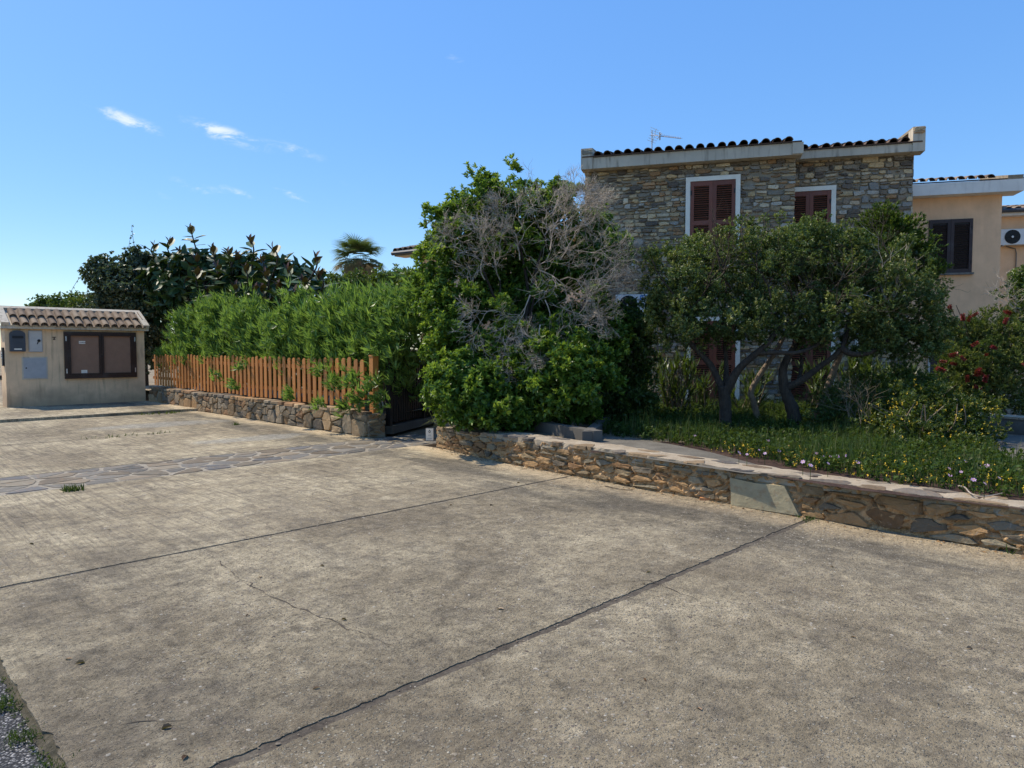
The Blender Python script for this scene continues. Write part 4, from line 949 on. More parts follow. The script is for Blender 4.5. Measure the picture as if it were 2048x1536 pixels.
ap = at_y(1304, 300, 18.6); top = at_y(1304, 261, 18.6); b0_ = at_y(1302, 270, 18.6); b1_ = at_y(1362, 277, 18.0)
an = thing('roof_aerial', 'thin metal television aerial standing on the dark tiled roof', 'aerial', ap - ZU * .5)
MB().tube([ap - ZU * .55, top], .022, 8).build('mast', 'alu', an)
bm = MB().tube([b0_, b1_], .012, 5).build('boom', 'alu', an)
bd = (b1_ - b0_).normalized(); sd = bd.cross(ZU).normalized(); us = sd.cross(bd)
for i in range(12):
    c = b0_.lerp(b1_, .38 + .056 * i); L = .10 - .003 * i; MB().tube([c - sd * L + us * L * .35, c, c + sd * L + us * L * .35], .005, 4).build('director', 'alu', an)
rf = MB()
for k in (-.16, -.10, -.04, .04, .10, .16): rf.tube([b0_.lerp(b1_, .12) - sd * .2 + us * k - bd * abs(k) * .3, b0_.lerp(b1_, .12) + sd * .2 + us * k - bd * abs(k) * .3], .006, 4)
rf.tube([b0_.lerp(b1_, .12) - us * .17, b0_.lerp(b1_, .12) + us * .17], .008, 4); rf.build('reflector', 'alu', an)
dpo = MB(); c = b0_.lerp(b1_, .30); dpo.tube([c - us * .09 - sd * .05, c + us * .09 + sd * .05], .018, 5); dpo.tube([c + us * .08 - sd * .05, c - us * .09 + sd * .08], .012, 5); dpo.build('dipole', 'ac_white', an)

# ================================================================== PINK HOUSE ON THE RIGHT
QP = at_y(1910, 700, 20.6); QP.z = 0
def Q(s, t_, z): return QP + HD * s + HB * t_ + ZU * z
def qp(px, py, t_=0.0):
    p = on_plane(px, py, QP + HB * t_, HN); return (p - QP).dot(HD), p.z
def qbox(parent, name, s0, s1, t0, t1, z0, z1, mat): return MB().box(Q(s0, t0, z0), HD * (s1 - s0), HB * (t1 - t0), ZU * (z1 - z0)).build(name, mat, parent)
pink = thing('pink_house', 'salmon pink rendered house with dark shutters behind the bottlebrush', 'house', Q(0, 0, GZ))
sr = qp(2001, 500)[0]; sl_ = qp(1800, 500)[0]; zq = (qp(1825, 392, -.4)[1] + qp(2003, 384, -.4)[1]) / 2
qbox(pink, 'wall', sl_ - 1.2, sr, .0, 7, GZ - .1, zq + .05, 'plaster_pink')
qbox(pink, 'eave_beam', sl_ - 1.2, sr + .38, -.42, .3, zq, zq + .33, 'fascia_white')
MB().box(Q(sl_ - 1.2, -.40, zq + .34), HD * (sr - sl_ + 1.58), RB * 4.2, RN * .03).build('roof_deck', 'tile_dark', pink)
tile_q = coppo(.115, .10, .46).mesh('tile', 'tile'); n = int((sr - sl_ + 1.1) / .25)
for i in range(n): obj('tile', tile_q, pink, frame(Q(sl_ - 1.1 + .25 * i, -.45, zq + .36) + RN * .03, HD, RB, RN))
MB().box(Q(sr - .02, -.40, zq + .32), HD * .38, RB * 2.2, RN * .13).build('verge', 'mortar_house', pink)
a0, z1 = qp(1858, 441); a1, z0 = qp(1942, 545); am = (a0 + a1) / 2
qbox(pink, 'window_reveal', a0, a1, -.008, .0, z0, z1, 'black')
shutter(pink, 'shutter_dark', a0, z0, am - .003, z1, -.012, Q); shutter(pink, 'shutter_dark', am + .003, z0, a1, z1, -.012, Q, hinge_left=False)
qbox(pink, 'window_sill', a0 - .04, a1 + .04, -.12, -.001, z0 - .06, z0 - .004, 'plinth')
a0, z1 = qp(1861, 672); a1 = a0 + 1.3; qbox(pink, 'doorway', a0, a1, -.012, .0, GZ, z1, 'black'); qbox(pink, 'door_frame', a0 - .06, a0 - .002, -.05, .0, GZ, z1, 'pale_door'); qbox(pink, 'door_lintel', a0 - .06, a1 + .06, -.06, .0, z1 + .002, z1 + .07, 'fascia')
for k in range(2): qbox(pink, 'door_leaf', a0 + .01 + .645 * k, a0 + .635 + .645 * k, -.03, -.013, GZ + .02, z1 - .02, 'shutter_dark')
# the farther wing
far_t = 2.6; fs0 = sr - .4; zq2 = qp(2040, 430, far_t - .3)[1]
wing = thing('rear_house', 'salmon pink house wing with tiled eave behind the pink house corner', 'house', Q(sr + 2, far_t, GZ))
qbox(wing, 'wall', fs0, fs0 + 6, far_t, far_t + 5, GZ - .1, zq2 + .04, 'plaster_pink')
qbox(wing, 'eave_beam', fs0, fs0 + 6, far_t - .30, far_t + .2, zq2, zq2 + .10, 'fascia_white'); MB().tube([Q(fs0, far_t - .37, zq2 + .15), Q(fs0 + 6, far_t - .37, zq2 + .15)], .065, 8).build('gutter', 'dark_metal', wing)
MB().box(Q(fs0, far_t - .32, zq2 + .105), HD * 6, RB * 3.0, RN * .03).build('roof_deck', 'tile_dark', wing)
for r in range(3):
    for i in range(16): obj('tile', tile_q, wing, frame(Q(fs0 + .12 + .25 * i, far_t - .36, zq2 + .13) + RB * (.40 * r) + RN * (.03 + .01 * r), HD, RB, RN))
a0, z1 = qp(1999, 459, far_t - .32); zb = qp(2000, 490, far_t - .32)[1]
air_con(Q, a0, a0 + .95, zb, z1, far_t, 'white air conditioner with round black fan on the pink wall')
pp = MB().tube([Q(a0 + .3, far_t - .05, zb - .02), Q(a0 + .55, far_t - .05, zb - .10), Q(a0 + .58, far_t - .05, zb - .25), Q(a0 + .58, far_t - .05, zb - 1.1)], .018, 6)
tag(pp.build('pipe', 'plinth'), 'thin grey pipe running down below the round fan unit', 'pipe')
# low coped wall on the right
c0, c1 = at_z(1955, 862, GZ), at_z(2140, 880, GZ); cd = (c1 - c0).normalized(); cn = Vector((-cd.y, cd.x, 0))
cw = thing('coped_wall', 'low rendered garden wall with pale tiled coping at the far right', 'wall', c0)
MB().box(c0 - cd * 1.4, cd * 4, cn * .30, ZU * .24).build('wall', 'plinth', cw)
for i in range(10): MB().box(c0 - cd * 1.38 + cd * (.40 * i) - cn * .03 + ZU * .242, cd * .392, cn * .38, ZU * .035).build('coping_tile', 'mortar_top', cw)
# house behind the big shrub
BP = at_y(800, 505, 25.0); BP.z = 0; BD = Vector((.82, -.57, 0)).normalized(); BN = Vector((BD.y, -BD.x, 0)); BB = -BN
def B(s, t_, z): return BP + BD * s + BB * t_ + ZU * z
zb = at_y(800, 512, 25.0).z; back = thing('rear_villa', 'pink rendered villa with tiled eave and gutter behind the big shrub', 'house', B(2, 0, GZ))
MB().box(B(.5, .5, GZ - .1), BD * 7.0, BB * 5, ZU * (zb - GZ + .2)).build('wall', 'plaster_pink', back)
MB().box(B(-.25, -.02, zb), BD * 7.5, BB * .55, ZU * .09).build('soffit', 'fascia', back)
MB().tube([B(-.3, -.08, zb + .10), B(7.2, -.08, zb + .10)], .075, 8).build('gutter', 'dark_metal', back)
RB2 = BB * math.cos(rp) + ZU * math.sin(rp); RN2 = ZU * math.cos(rp) + BN * math.sin(rp)
MB().box(B(-.25, -.02, zb + .10), BD * 7.4, RB2 * 4, RN2 * .05).build('roof_deck', 'tile', back)
for r in range(3):
    for i in range(28): obj('tile', tile_q, back, frame(B(-.15 + .25 * i, -.05, zb + .15) + RB2 * (.40 * r - .03) + RN2 * (.03 + .01 * r), BD, RB2, RN2))
# ================================================================== PLANTS
def E(px, py, Y, rx, rz, ry): return (at_y(px, py, Y), (rx * Y / F_PX, ry, rz * Y / F_PX))
def npv(v): return np.array(tuple(v))
def limb(mb, pts, r0, r1, n=8):
    """smooth tapering limb through the points"""
    P = [Vector(p) for p in pts]; out = []
    for i in range(len(P) - 1):
        a, b, c, d = P[max(i - 1, 0)], P[i], P[i + 1], P[min(i + 2, len(P) - 1)]
        for k in range(5):
            x = k / 5; out.append(0.5 * ((2 * b) + (c - a) * x + (2 * a - 5 * b + 4 * c - d) * x * x + (3 * b - a - 3 * c + d) * x ** 3))
    out.append(P[-1]); m = len(out)
    mb.tube(out, [(r0 + (r1 - r0) * i / (m - 1)) * rd.uniform(.93, 1.08) for i in range(m)], n)

# ---- hedge behind the picket fence
hedge = thing('hedge', 'tall hedge of narrow bright green leaves behind the picket fence', 'hedge', W(9, -17.5, GZ))
fo = Fol(); mb = MB()
def hedge_top(v): return 2.70 - (.14 if v > -15.5 else 0) + .13 * math.sin(v * .9 + 1) + .14 * math.sin(v * 2.7) + .10 * math.sin(v * 5.9) - .35 * max(0, (-22.2 - v)) 
nc = 620; cv = rng.uniform(-23.9, -11.9, nc); top_ = np.array([hedge_top(v) for v in cv])
kind = rng.uniform(0, 1, nc); cz = np.where(kind < .62, 1.35 + (top_ - 1.35) * rng.uniform(0, 1, nc), top_)
cu = np.where(kind < .62, 8.15 + .16 * np.sin(cv * 3.1 + cz * 2) + rng.uniform(-.06, .22, nc), rng.uniform(8.2, 9.7, nc))
cl = np.array([tuple(W(a, b, c)) for a, b, c in zip(cu, cv, cz)])
nt_ = 9; off = rng.normal(0, 1, (nc, nt_, 3)) * np.array([.15, .15, .17]); tp = (cl[:, None] + off).reshape(-1, 3)
dd = np.tile(npv(-U_) * .55 + np.array([0, 0, .9]), (len(tp), 1)) + rng.normal(0, .38, (len(tp), 3))
yg = (rng.uniform(0, 1, nc) < .35).repeat(nt_) * rng.uniform(0, .7, len(tp))
fo.add(*rosettes(rng, tp, dd, 11, .215, .034, (.25, 1.25), BLADE, yg, back=.14))
ni = 3000; iv = rng.uniform(-23.9, -11.8, ni); iu = rng.uniform(8.3, 9.6, ni); iz = rng.uniform(.18, 1, ni) ** .8 * np.array([hedge_top(v) for v in iv]) * .97
ip = np.array([tuple(W(a, b, c)) for a, b, c in zip(iu, iv, iz)]); fo.add(*rosettes(rng, ip, rng.normal(0, .6, (ni, 3)) + [0, 0, 1], 9, .24, .042, (.3, 1.3), BLADE))
# right end drapes round the corner post, sprigs poke through the pickets
for (px, py, Y, s, n) in ((770, 690, 13.9, .30, 60), (800, 650, 14.2, .35, 90), (820, 600, 14.6, .35, 90), (745, 770, 13.5, .16, 22), (760, 800, 13.5, .16, 18), (700, 758, 13.75, .14, 22), (672, 765, 13.95, .12, 16), (715, 800, 13.6, .15, 18), (632, 742, 14.7, .09, 8), (690, 812, 13.7, .12, 14), (580, 790, 15.2, .10, 12), (470, 775, 17.3, .12, 12), (436, 755, 18.0, .10, 8), (480, 735, 17.0, .08, 6), (640, 806, 14.3, .11, 10), (840, 700, 15.2, .35, 60), (800, 720, 14.3, .28, 60), (830, 640, 14.6, .35, 70), (845, 590, 15.0, .3, 60), (790, 760, 14.2, .2, 24)):
    c = npv(at_y(px, py, Y)); q = c + rng.normal(0, s * .6, (n, 3)); fo.add(*rosettes(rng, q, rng.normal(0, .4, (n, 3)) + npv(-U_) * .6 + [0, 0, .5], 9, .19, .030, (.3, 1.25), BLADE, rng.uniform(0, .3, n)))
fo.build('foliage', 'leaf_hedge', hedge)
for i in range(70):
    v = rng.uniform(-23.6, -12.1); u = rng.uniform(8.15, 9.0); h = hedge_top(v); p = W(u, v, GZ)
    limb(mb, [p, p + Vector((rd.gauss(0, .12), rd.gauss(0, .12), h * .4)), p + Vector((rd.gauss(0, .25), rd.gauss(0, .25), h * .75 - .1))], .022, .008, 5)
mb.build('stems', 'stem', hedge)

# ---- rubber plant: each large leaf its own piece
rub = thing('rubber_plant', 'large rubber plant with dark glossy leaves and reddish tips above the hedge', 'tree', Vector((at_y(470, 700, 22).x, 22, GZ)))
leafV, leafF = LEAF6
lm = []
for k in range(3):
    V2 = leafV * np.array([[.30, .48 + .03 * k, .34]]) * np.array([[1, 1, (.8, 1.2, .4)[k]]])
    me = bpy.data.meshes.new('leaf'); me.from_pydata([tuple(x) for x in V2], [], [tuple(int(i) for i in f) for f in leafF]); me.materials.append(M['leaf_rubber']); lm.append(me)
ly = []
for me in lm:
    m2 = me.copy(); a = m2.attributes.new('young', 'FLOAT', 'POINT'); a.data.foreach_set('value', np.full(len(m2.vertices), .75, np.float32)); ly.append(m2)
shoots = [(380, 455, 21.5), (308, 488, 21.5), (338, 480, 21.8), (500, 478, 21.5), (545, 494, 21.2), (455, 502, 21.2), (632, 512, 20.6), (575, 535, 20.8), (392, 515, 20.8), (435, 530, 20.6), (340, 530, 20.8), (300, 545, 20.8), (490, 535, 20.6), (530, 545, 20.5), (605, 560, 20.4), (370, 560, 20.4), (415, 575, 20.4), (470, 570, 20.3), (320, 580, 20.6), (355, 600, 20.4), (510, 575, 20.3), (555, 570, 20.3), (450, 600, 20.2), (400, 610, 20.3), (290, 510, 21.6), (425, 495, 21.5), (360, 500, 21.6), (520, 515, 21.4), (590, 580, 20.3), (335, 555, 21), (385, 585, 21), (540, 600, 20.3), (635, 545, 20.5), (475, 510, 21.6)]
shoots += [(rd.uniform(290, 640), 0, rd.uniform(20.2, 21.4)) for _ in range(14)]
shoots = [(x, y if y else 555 + rd.uniform(-35, 55) + abs(x - 430) * .06, Y) for x, y, Y in shoots]
mb = MB(); rest = Fol(); cnt = 0; base = Vector((at_y(450, 700, 23.3).x, 23.3, GZ))
for (px, py, Y) in shoots:
    Y = 12.7 / (1 + (px - 1024) / 1400) - (21.6 - Y) * .6 + rd.uniform(0, .6)
    tip = at_y(px, py, Y); d0 = (Vector((rd.gauss(0, .16), -.15 + rd.gauss(0, .12), 1))).normalized()
    limb(mb, [base + Vector((rd.gauss(0, .3), rd.gauss(0, .2), 0)), base.lerp(tip, .5) + Vector((0, .3, .1)), tip - d0 * .5, tip], .05, .012, 5)
    nl = 17
    for i in range(nl):
        pos = tip - d0 * (.04 + .072 * i); th_ = R((14 + 12 * i if i < 4 else 48 + 4.6 * i) + rd.uniform(-9, 9)); ph = i * 2.4 + rd.uniform(-.3, .3)
        a = d0.orthogonal().normalized(); b = d0.cross(a); side = a * math.cos(ph) + b * math.sin(ph)
        y = (d0 * math.cos(th_) + side * math.sin(th_)).normalized(); nn = (d0 * math.sin(th_) - side * math.cos(th_)); x = y.cross(nn).normalized(); z = x.cross(y)
        sc = (.45, .55, .7)[i] if i < 3 else rd.uniform(.8, 1.1)
        m = frame(pos, x * sc, y * sc, z * sc)
        front = side.y < .35
        if cnt < 300 and front and i < 14:
            obj('leaf', (ly if i < 4 else lm)[cnt % 3], rub, m); cnt += 1
        else:
            V2 = np.array([tuple(m @ v.co) for v in lm[i % 3].vertices]); rest.add(V2, leafF, np.full(7, .75 if i < 3 else 0.0))
ells = [E(420, 570, 23.9, 115, 55, .8), E(540, 570, 21.7, 85, 45, .7), E(345, 580, 25.7, 55, 60, .7)]
pp_, dd_ = ell_clumps(rng, ells, 650); V2, F2, Y2 = rosettes(rng, pp_, dd_ + [0, -.3, .2], 4, .38, .22, (.5, 1.5), LEAF6); rest.add(V2, F2, Y2)
tag(rest.build('inner_foliage', 'leaf_rubber', rub), kind='stuff'); mb.build('trunk', 'bark_dark', rub)

# ---- dull creeper-clad shrub left of it
cr = thing('creeper_shrub', 'dull dark green climbing shrub above the tan wall roof', 'shrub', Vector((at_y(250, 700, 26).x, 26, GZ)))
ells = [E(220, 552, 26, 42, 34, .8), E(262, 590, 25.8, 62, 58, 1.0), E(298, 660, 25.6, 36, 90, .8), E(215, 615, 26.2, 34, 32, .7), E(282, 525, 26.2, 28, 26, .5)]
crown(rng, ells, 330, 12, .26, 8, .11, .075, 'leaf_creeper', cr, 'foliage', .2, .0, .5)
mb = MB()
limb(mb, [Vector((at_y(290, 700, 26).x, 26, GZ)), at_y(285, 640, 26), at_y(262, 570, 26)], .10, .03)
sp = [[at_y(x, y, 26) for x, y in q] for q in (((275, 520), (268, 490), (263, 450)), ((185, 545), (160, 555), (138, 590)), ((270, 520), (258, 500), (262, 470)))]
fo = Fol()
for q in sp:
    limb(mb, q, .012, .005, 4); P = np.array([tuple(q[0].lerp(q[1], k) if k < 1 else q[1].lerp(q[2], k - 1)) for k in np.linspace(.1, 2, 9)]); fo.add(*rosettes(rng, P + rng.normal(0, .03, P.shape), rng.normal(0, 1, P.shape), 3, .08, .05))
fo.build('trailing_foliage', 'leaf_creeper', cr); mb.build('stems', 'bark_dark', cr)

# ---- distant trees over the kiosk roof and beyond the hedge
for (lab, ells, Y, px, m_, leaf) in (
    ('dark upright conifer tip leftmost above the tan wall roof', [E(92, 612, 60, 10, 14, .9), E(70, 618, 60, 9, 10, .7)], 60, 85, 'leaf_far', .22),
    ('pair of narrow dark conifers above the tan wall roof', [E(122, 612, 56, 10, 18, .8), E(148, 610, 56, 12, 18, .9)], 56, 135, 'leaf_far', .22),
    ('round bright green treetop beside the creeper above the tan wall', [E(182, 615, 48, 28, 18, 1.6)], 48, 182, 'leaf_ybush', .22)):
    b = at_y(px, 700, Y); tr = thing('distant_tree', lab, 'tree', Vector((b.x, Y, 0)), 'trees beyond the tan wall')
    crown(rng, ells, 70, 9, .45, 6, leaf, leaf * .4, m_, tr, 'crown', .3, .1, .4)
    mb = MB(); limb(mb, [Vector((b.x, Y, -.05)), Vector((b.x + .2, Y, 2)), at_y(px, 615, Y)], .25, .08); mb.build('trunk', 'bark_dark', tr)
# shrubs between hedge and villa
for (lab, ells, Y, px) in (('dark green bushy shrub rising behind the hedge under the palm', [E(700, 580, 24, 50, 25, 1.0), E(665, 590, 23.5, 25, 30, .8)], 24, 690), ('dark green bushy shrub between the palm and the villa eave', [E(790, 572, 22, 42, 26, 1.0), E(835, 600, 20.5, 30, 50, .9)], 21.5, 800)):
    b = at_y(px, 700, Y); tr = thing('shrub', lab, 'shrub', Vector((b.x, Y, GZ)), 'shrubs behind the hedge')
    crown(rng, ells, 150, 10, .30, 8, .12, .05, 'leaf_far', tr, 'foliage', .3, .1, .4)
    mb = MB(); limb(mb, [Vector((b.x, Y, GZ)), Vector((b.x + .1, Y, 2)), at_y(px, 570, Y)], .10, .04); mb.build('stem', 'bark_dark', tr)
# ---- fan palm
pc = at_y(716, 518, 36); palm = thing('fan_palm', 'distant fan palm with shaggy brown skirt beyond the hedge', 'palm', Vector((pc.x, 36, 0)))
mb = MB(); limb(mb, [Vector((pc.x, 36, -.05)), Vector((pc.x + .1, 36, 3)), pc], .24, .2); mb.build('trunk', 'bark_pale', palm)
fo = Fol()
for i in range(80):
    az = rng.uniform(0, 2 * np.pi); el = rng.uniform(-1.3, 1.45); d = np.array([np.cos(az) * np.cos(el), np.sin(az) * np.cos(el), np.sin(el)]); c = npv(pc) + d * rng.uniform(.45, .85)
    a = unit(np.cross(d, [0, 0, 1.0])); nb_ = 18; ang = np.linspace(-1.25, 1.25, nb_)[:, None]; nn = np.cross(a, d)
    y = d * np.cos(ang) + a * np.sin(ang) + nn * .12 - np.array([0, 0, .18]); V2, F2 = leaves(BLADE, np.tile(c, (nb_, 1)), y, np.tile(-nn, (nb_, 1)), rng.uniform(.65, .95), .06); fo.add(V2, F2, np.full(len(V2), 1.0 if el < -.25 else (.35 if el < .1 else 0)))
fo.build('crown', 'leaf_palm', palm)

# ---- big shrub with dead twigs
Y0 = 12.3
big = thing('large_shrub', 'large glossy leaved shrub with a mass of bare grey twigs in its middle', 'shrub', Vector((at_y(1040, 700, Y0).x, Y0 + .2, GZ)))
ells_lo = [E(950, 775, 11.5, 92, 72, .85), E(1125, 755, 11.4, 100, 82, .8), E(1040, 720, 12.2, 100, 80, .7), E(905, 690, 12.3, 50, 70, .6), E(985, 820, 11.2, 80, 34, .5), E(1185, 690, 12.2, 70, 60, .7), E(1070, 822, 11.7, 75, 36, .45), E(1150, 815, 11.7, 50, 36, .4)]
ells_hi = [E(935, 455, 13.2, 85, 75, 1.0), E(1030, 430, 13.3, 80, 70, .9), E(1110, 410, 13.3, 45, 45, .7), E(880, 540, 13.0, 45, 65, .7), E(975, 385, 13.3, 26, 34, .4)]
ells_md = [E(880, 620, 12.6, 42, 55, .6), E(960, 620, 13.2, 60, 40, .6), E(1235, 500, 13.2, 24, 42, .4), E(1180, 540, 13.2, 45, 40, .5), E(1060, 590, 13.6, 90, 80, .6), E(1215, 640, 12.6, 45, 30, .5), E(1000, 545, 13.6, 75, 70, .4), E(1110, 520, 13.6, 75, 80, .4), E(1185, 470, 13.8, 40, 55, .4), E(1080, 640, 13.2, 120, 60, .4)]
crown(rng, ells_lo, 370, 15, .17, 9, .095, .040, 'leaf_pitt', big, 'lower_foliage', .3, .5, .6)
crown(rng, ells_hi, 250, 13, .14, 9, .085, .034, 'leaf_pitt', big, 'upper_foliage', 1.1, .6, .35, lump=.42)
crown(rng, ells_md, 330, 11, .15, 9, .085, .034, 'leaf_pitt', big, 'middle_foliage', .4, .4, .8, lump=.25)
mb = MB(); c0 = Vector((at_y(1040, 700, Y0).x, Y0 + .2, GZ))
for (px, py, Y) in ((935, 470, 13.1), (1030, 440, 13.2), (1105, 420, 13.2), (885, 560, 12.9), (950, 770, 11.8), (1125, 750, 11.7), (1190, 560, 13.0), (1000, 560, 12.8), (1075, 560, 12.6), (905, 690, 12.3)):
    q = at_y(px, py, Y); limb(mb, [c0 + Vector((rd.gauss(0, .15), rd.gauss(0, .1), 0)), c0.lerp(q, .45) + Vector((rd.gauss(0, .12), rd.gauss(0, .1), .15)), q], .055, .012, 6)
mb.build('limbs', 'bark_dark', big)
mb = MB(); trng = np.random.default_rng(3)
for (px, py, Y, dx, dz, L) in ((1060, 560, 12.1, .5, .8, 1.0), (1120, 520, 12.0, .7, .5, 1.0), (1090, 470, 12.2, .35, .9, .9), (1120, 560, 11.8, .9, .1, 1.0), (1090, 600, 11.7, .3, -.5, .8), (1150, 600, 11.9, .9, -.15, .8), (1000, 560, 12.3, -.4, .7, .9), (960, 600, 12.2, -.7, .5, .8), (1040, 640, 11.8, .1, -.5, .7), (1010, 660, 11.7, -.3, -.35, .7), (1100, 430, 12.4, .6, .75, .7), (1160, 430, 12.4, .8, .5, .6), (930, 520, 12.5, -.5, .7, .7), (1060, 680, 11.6, .2, -.6, .6), (1180, 620, 11.8, .7, -.4, .7), (1020, 480, 12.5, -.2, .9, .8), (1130, 470, 12.2, .9, .3, .9), (1080, 540, 11.6, .6, -.2, .9), (1120, 610, 11.5, .6, -.4, .8), (1060, 590, 11.6, -.1, -.6, .8), (1150, 500, 11.8, .8, .2, .9), (1100, 500, 11.9, .2, .9, 1.0), (1040, 520, 12.0, -.3, .8, .9), (1000, 620, 11.8, -.6, .0, .8), (970, 560, 12.1, -.5, .5, .9), (1180, 560, 11.8, .9, .15, .8), (1080, 650, 11.4, .3, -.5, .7), (1020, 690, 11.4, -.2, -.4, .6)):
    grow(trng, mb, at_y(px, py, Y), Vector((dx, -.25, dz)).normalized(), L * .58, .012, 4, (3, 5), .24, .02, (.3, .9), .74, 4)
mb.build('bare_twigs', 'dead', big)
crown(rng, [E(x, y, Yq, 22, 20, .22) for x, y, Yq in ((950, 570, 12.0), (1010, 600, 11.8), (1060, 470, 12.2), (1130, 640, 11.6), (1190, 590, 11.8), (1235, 520, 12.3), (1225, 620, 11.8), (1000, 500, 12.4), (1090, 580, 11.9), (880, 650, 11.9), (920, 610, 12.0))], 55, 9, .13, 9, .08, .032, 'leaf_pitt', big, 'sprouting_foliage', .9, .7, 0, lump=.4)
# dark shrub right of it
dk = thing('shrub', 'dark leaved shrub in the shade right of the large twiggy shrub', 'shrub', Vector((at_y(1240, 700, 12.8).x, 12.8, GZ)))
crown(rng, [E(1240, 700, 12.8, 62, 75, .7), E(1255, 790, 12.6, 45, 60, .6), E(1205, 790, 12.8, 45, 60, .6), E(1270, 650, 13, 35, 40, .5)], 190, 12, .18, 8, .075, .03, 'leaf_dkshrub', dk, 'foliage', .2, .15, .5)
mb = MB(); q = Vector((at_y(1240, 700, 12.8).x, 12.8, GZ)); limb(mb, [q, q + Vector((.1, 0, .5)), at_y(1240, 720, 12.8)], .05, .02, 6); limb(mb, [q, q + Vector((-.15, 0, .5)), at_y(1205, 770, 12.8)], .04, .02, 6); mb.build('stem', 'bark_dark', dk)

# ---- garden trees
def tree(name, label, base, limbs_, mat, r0):
    tr = thing(name, label, 'tree', base); mb = MB()
    for pts, a, b in limbs_: limb(mb, pts, a, b, 9)
    return tr, mb
def z5(x, y, Y): return at_y(1240 + x / 3.103, 540 + y / 3.103, Y)
b = z5(650, 1010, 11.2); b.z = GZ - .03
ta, mb = tree('garden_tree', 'dark trunked garden tree forking low before the left shuttered door', b, [
    ([b, z5(655, 900, 11.2), z5(652, 800, 11.2), z5(640, 720, 11.2)], .105, .085),
    ([z5(645, 760, 11.2), z5(575, 610, 11.3), z5(500, 520, 11.4), z5(425, 435, 11.5), z5(380, 300, 11.6)], .062, .025),
    ([z5(648, 770, 11.2), z5(660, 620, 11.4), z5(650, 440, 11.6), z5(640, 280, 11.8)], .05, .02),
    ([z5(655, 770, 11.2), z5(730, 625, 11.1), z5(830, 530, 11.0), z5(920, 450, 11.0), z5(1000, 330, 11.1)], .075, .03),
    ([z5(860, 515, 11.0), z5(980, 512, 10.9), z5(1100, 512, 10.9), z5(1235, 455, 11.0), z5(1300, 330, 11.2)], .042, .018)], 'bark_dark', .1)
trng = np.random.default_rng(5)
for k in range(16): grow(trng, mb, at_y(rd.uniform(1340, 1560), rd.uniform(560, 660), rd.uniform(11, 12)), Vector((rd.gauss(0, .5), rd.gauss(0, .4), .5)).normalized(), .8, .018, 3, (2, 3), .2, .05)
mb.build('trunk', 'bark_dark', ta, True)
ellA = [E(1370, 560, 11.6, 85, 95, .9), E(1460, 520, 12.0, 100, 90, 1.1), E(1420, 625, 11.3, 100, 45, .8), E(1560, 500, 12.2, 95, 75, 1.0), E(1330, 505, 12.0, 45, 38, .6), E(1540, 600, 11.4, 70, 60, .8), E(1310, 610, 11.8, 35, 60, .5), E(1345, 655, 11.6, 40, 38, .45), E(1405, 650, 11.5, 34, 40, .4), E(1500, 655, 11.2, 36, 34, .4), E(1570, 640, 11.2, 40, 40, .4)]
ellA = [(c + Vector((0, 0, -.10)), (r[0] * .86, r[1] * .86, r[2] * .80)) for c, r in ellA]
crown(rng, ellA, 520, 17, .135, 9, .048, .018, 'leaf_lent', ta, 'crown', .45, .4, .22, lump=.42)
b = z5(1090, 1000, 11.3); b.z = GZ - .03
tb, mb = tree('garden_tree', 'crooked dark trunked garden tree before the right shuttered door', b, [
    ([b, z5(1075, 880, 11.3), z5(1040, 790, 11.3), z5(1018, 720, 11.3), z5(1012, 620, 11.3), z5(1045, 535, 11.3), z5(1110, 420, 11.4), z5(1130, 280, 11.6)], .115, .03),
    ([z5(1024, 735, 11.3), z5(1120, 690, 11.2), z5(1240, 600, 11.1), z5(1345, 520, 11.0), z5(1400, 420, 11.1), z5(1420, 280, 11.3)], .065, .025),
    ([z5(1370, 485, 11.0), z5(1440, 522, 10.9), z5(1540, 515, 10.9), z5(1620, 470, 11.0), z5(1720, 390, 11.2)], .05, .02),
    ([z5(1110, 690, 11.3), z5(1125, 590, 11.5), z5(1120, 470, 11.7)], .04, .015)], 'bark_dark', .1)
for k in range(16): grow(trng, mb, at_y(rd.uniform(1590, 1800), rd.uniform(560, 670), rd.uniform(11, 12)), Vector((rd.gauss(0, .5), rd.gauss(0, .4), .5)).normalized(), .8, .018, 3, (2, 3), .2, .05)
mb.build('trunk', 'bark_dark', tb, True)
ellB = [E(1640, 510, 12.0, 90, 80, 1.0), E(1740, 540, 11.6, 100, 85, 1.0), E(1810, 600, 11.4, 75, 70, .8), E(1680, 610, 11.2, 95, 55, .8), E(1780, 650, 11.3, 75, 35, .7), E(1860, 640, 11.3, 50, 30, .6), E(1610, 460, 12.2, 50, 36, .7), E(1640, 655, 11.0, 40, 34, .4), E(1740, 675, 11.0, 46, 30, .4), E(1830, 680, 11.1, 50, 28, .45), E(1880, 660, 11.2, 40, 34, .4)]
ellB = [(c + Vector((0, 0, -.10)), (r[0] * .86, r[1] * .86, r[2] * .80)) for c, r in ellB]
crown(rng, ellB, 520, 17, .135, 9, .048, .018, 'leaf_lent', tb, 'crown', .45, .4, .22, lump=.42)
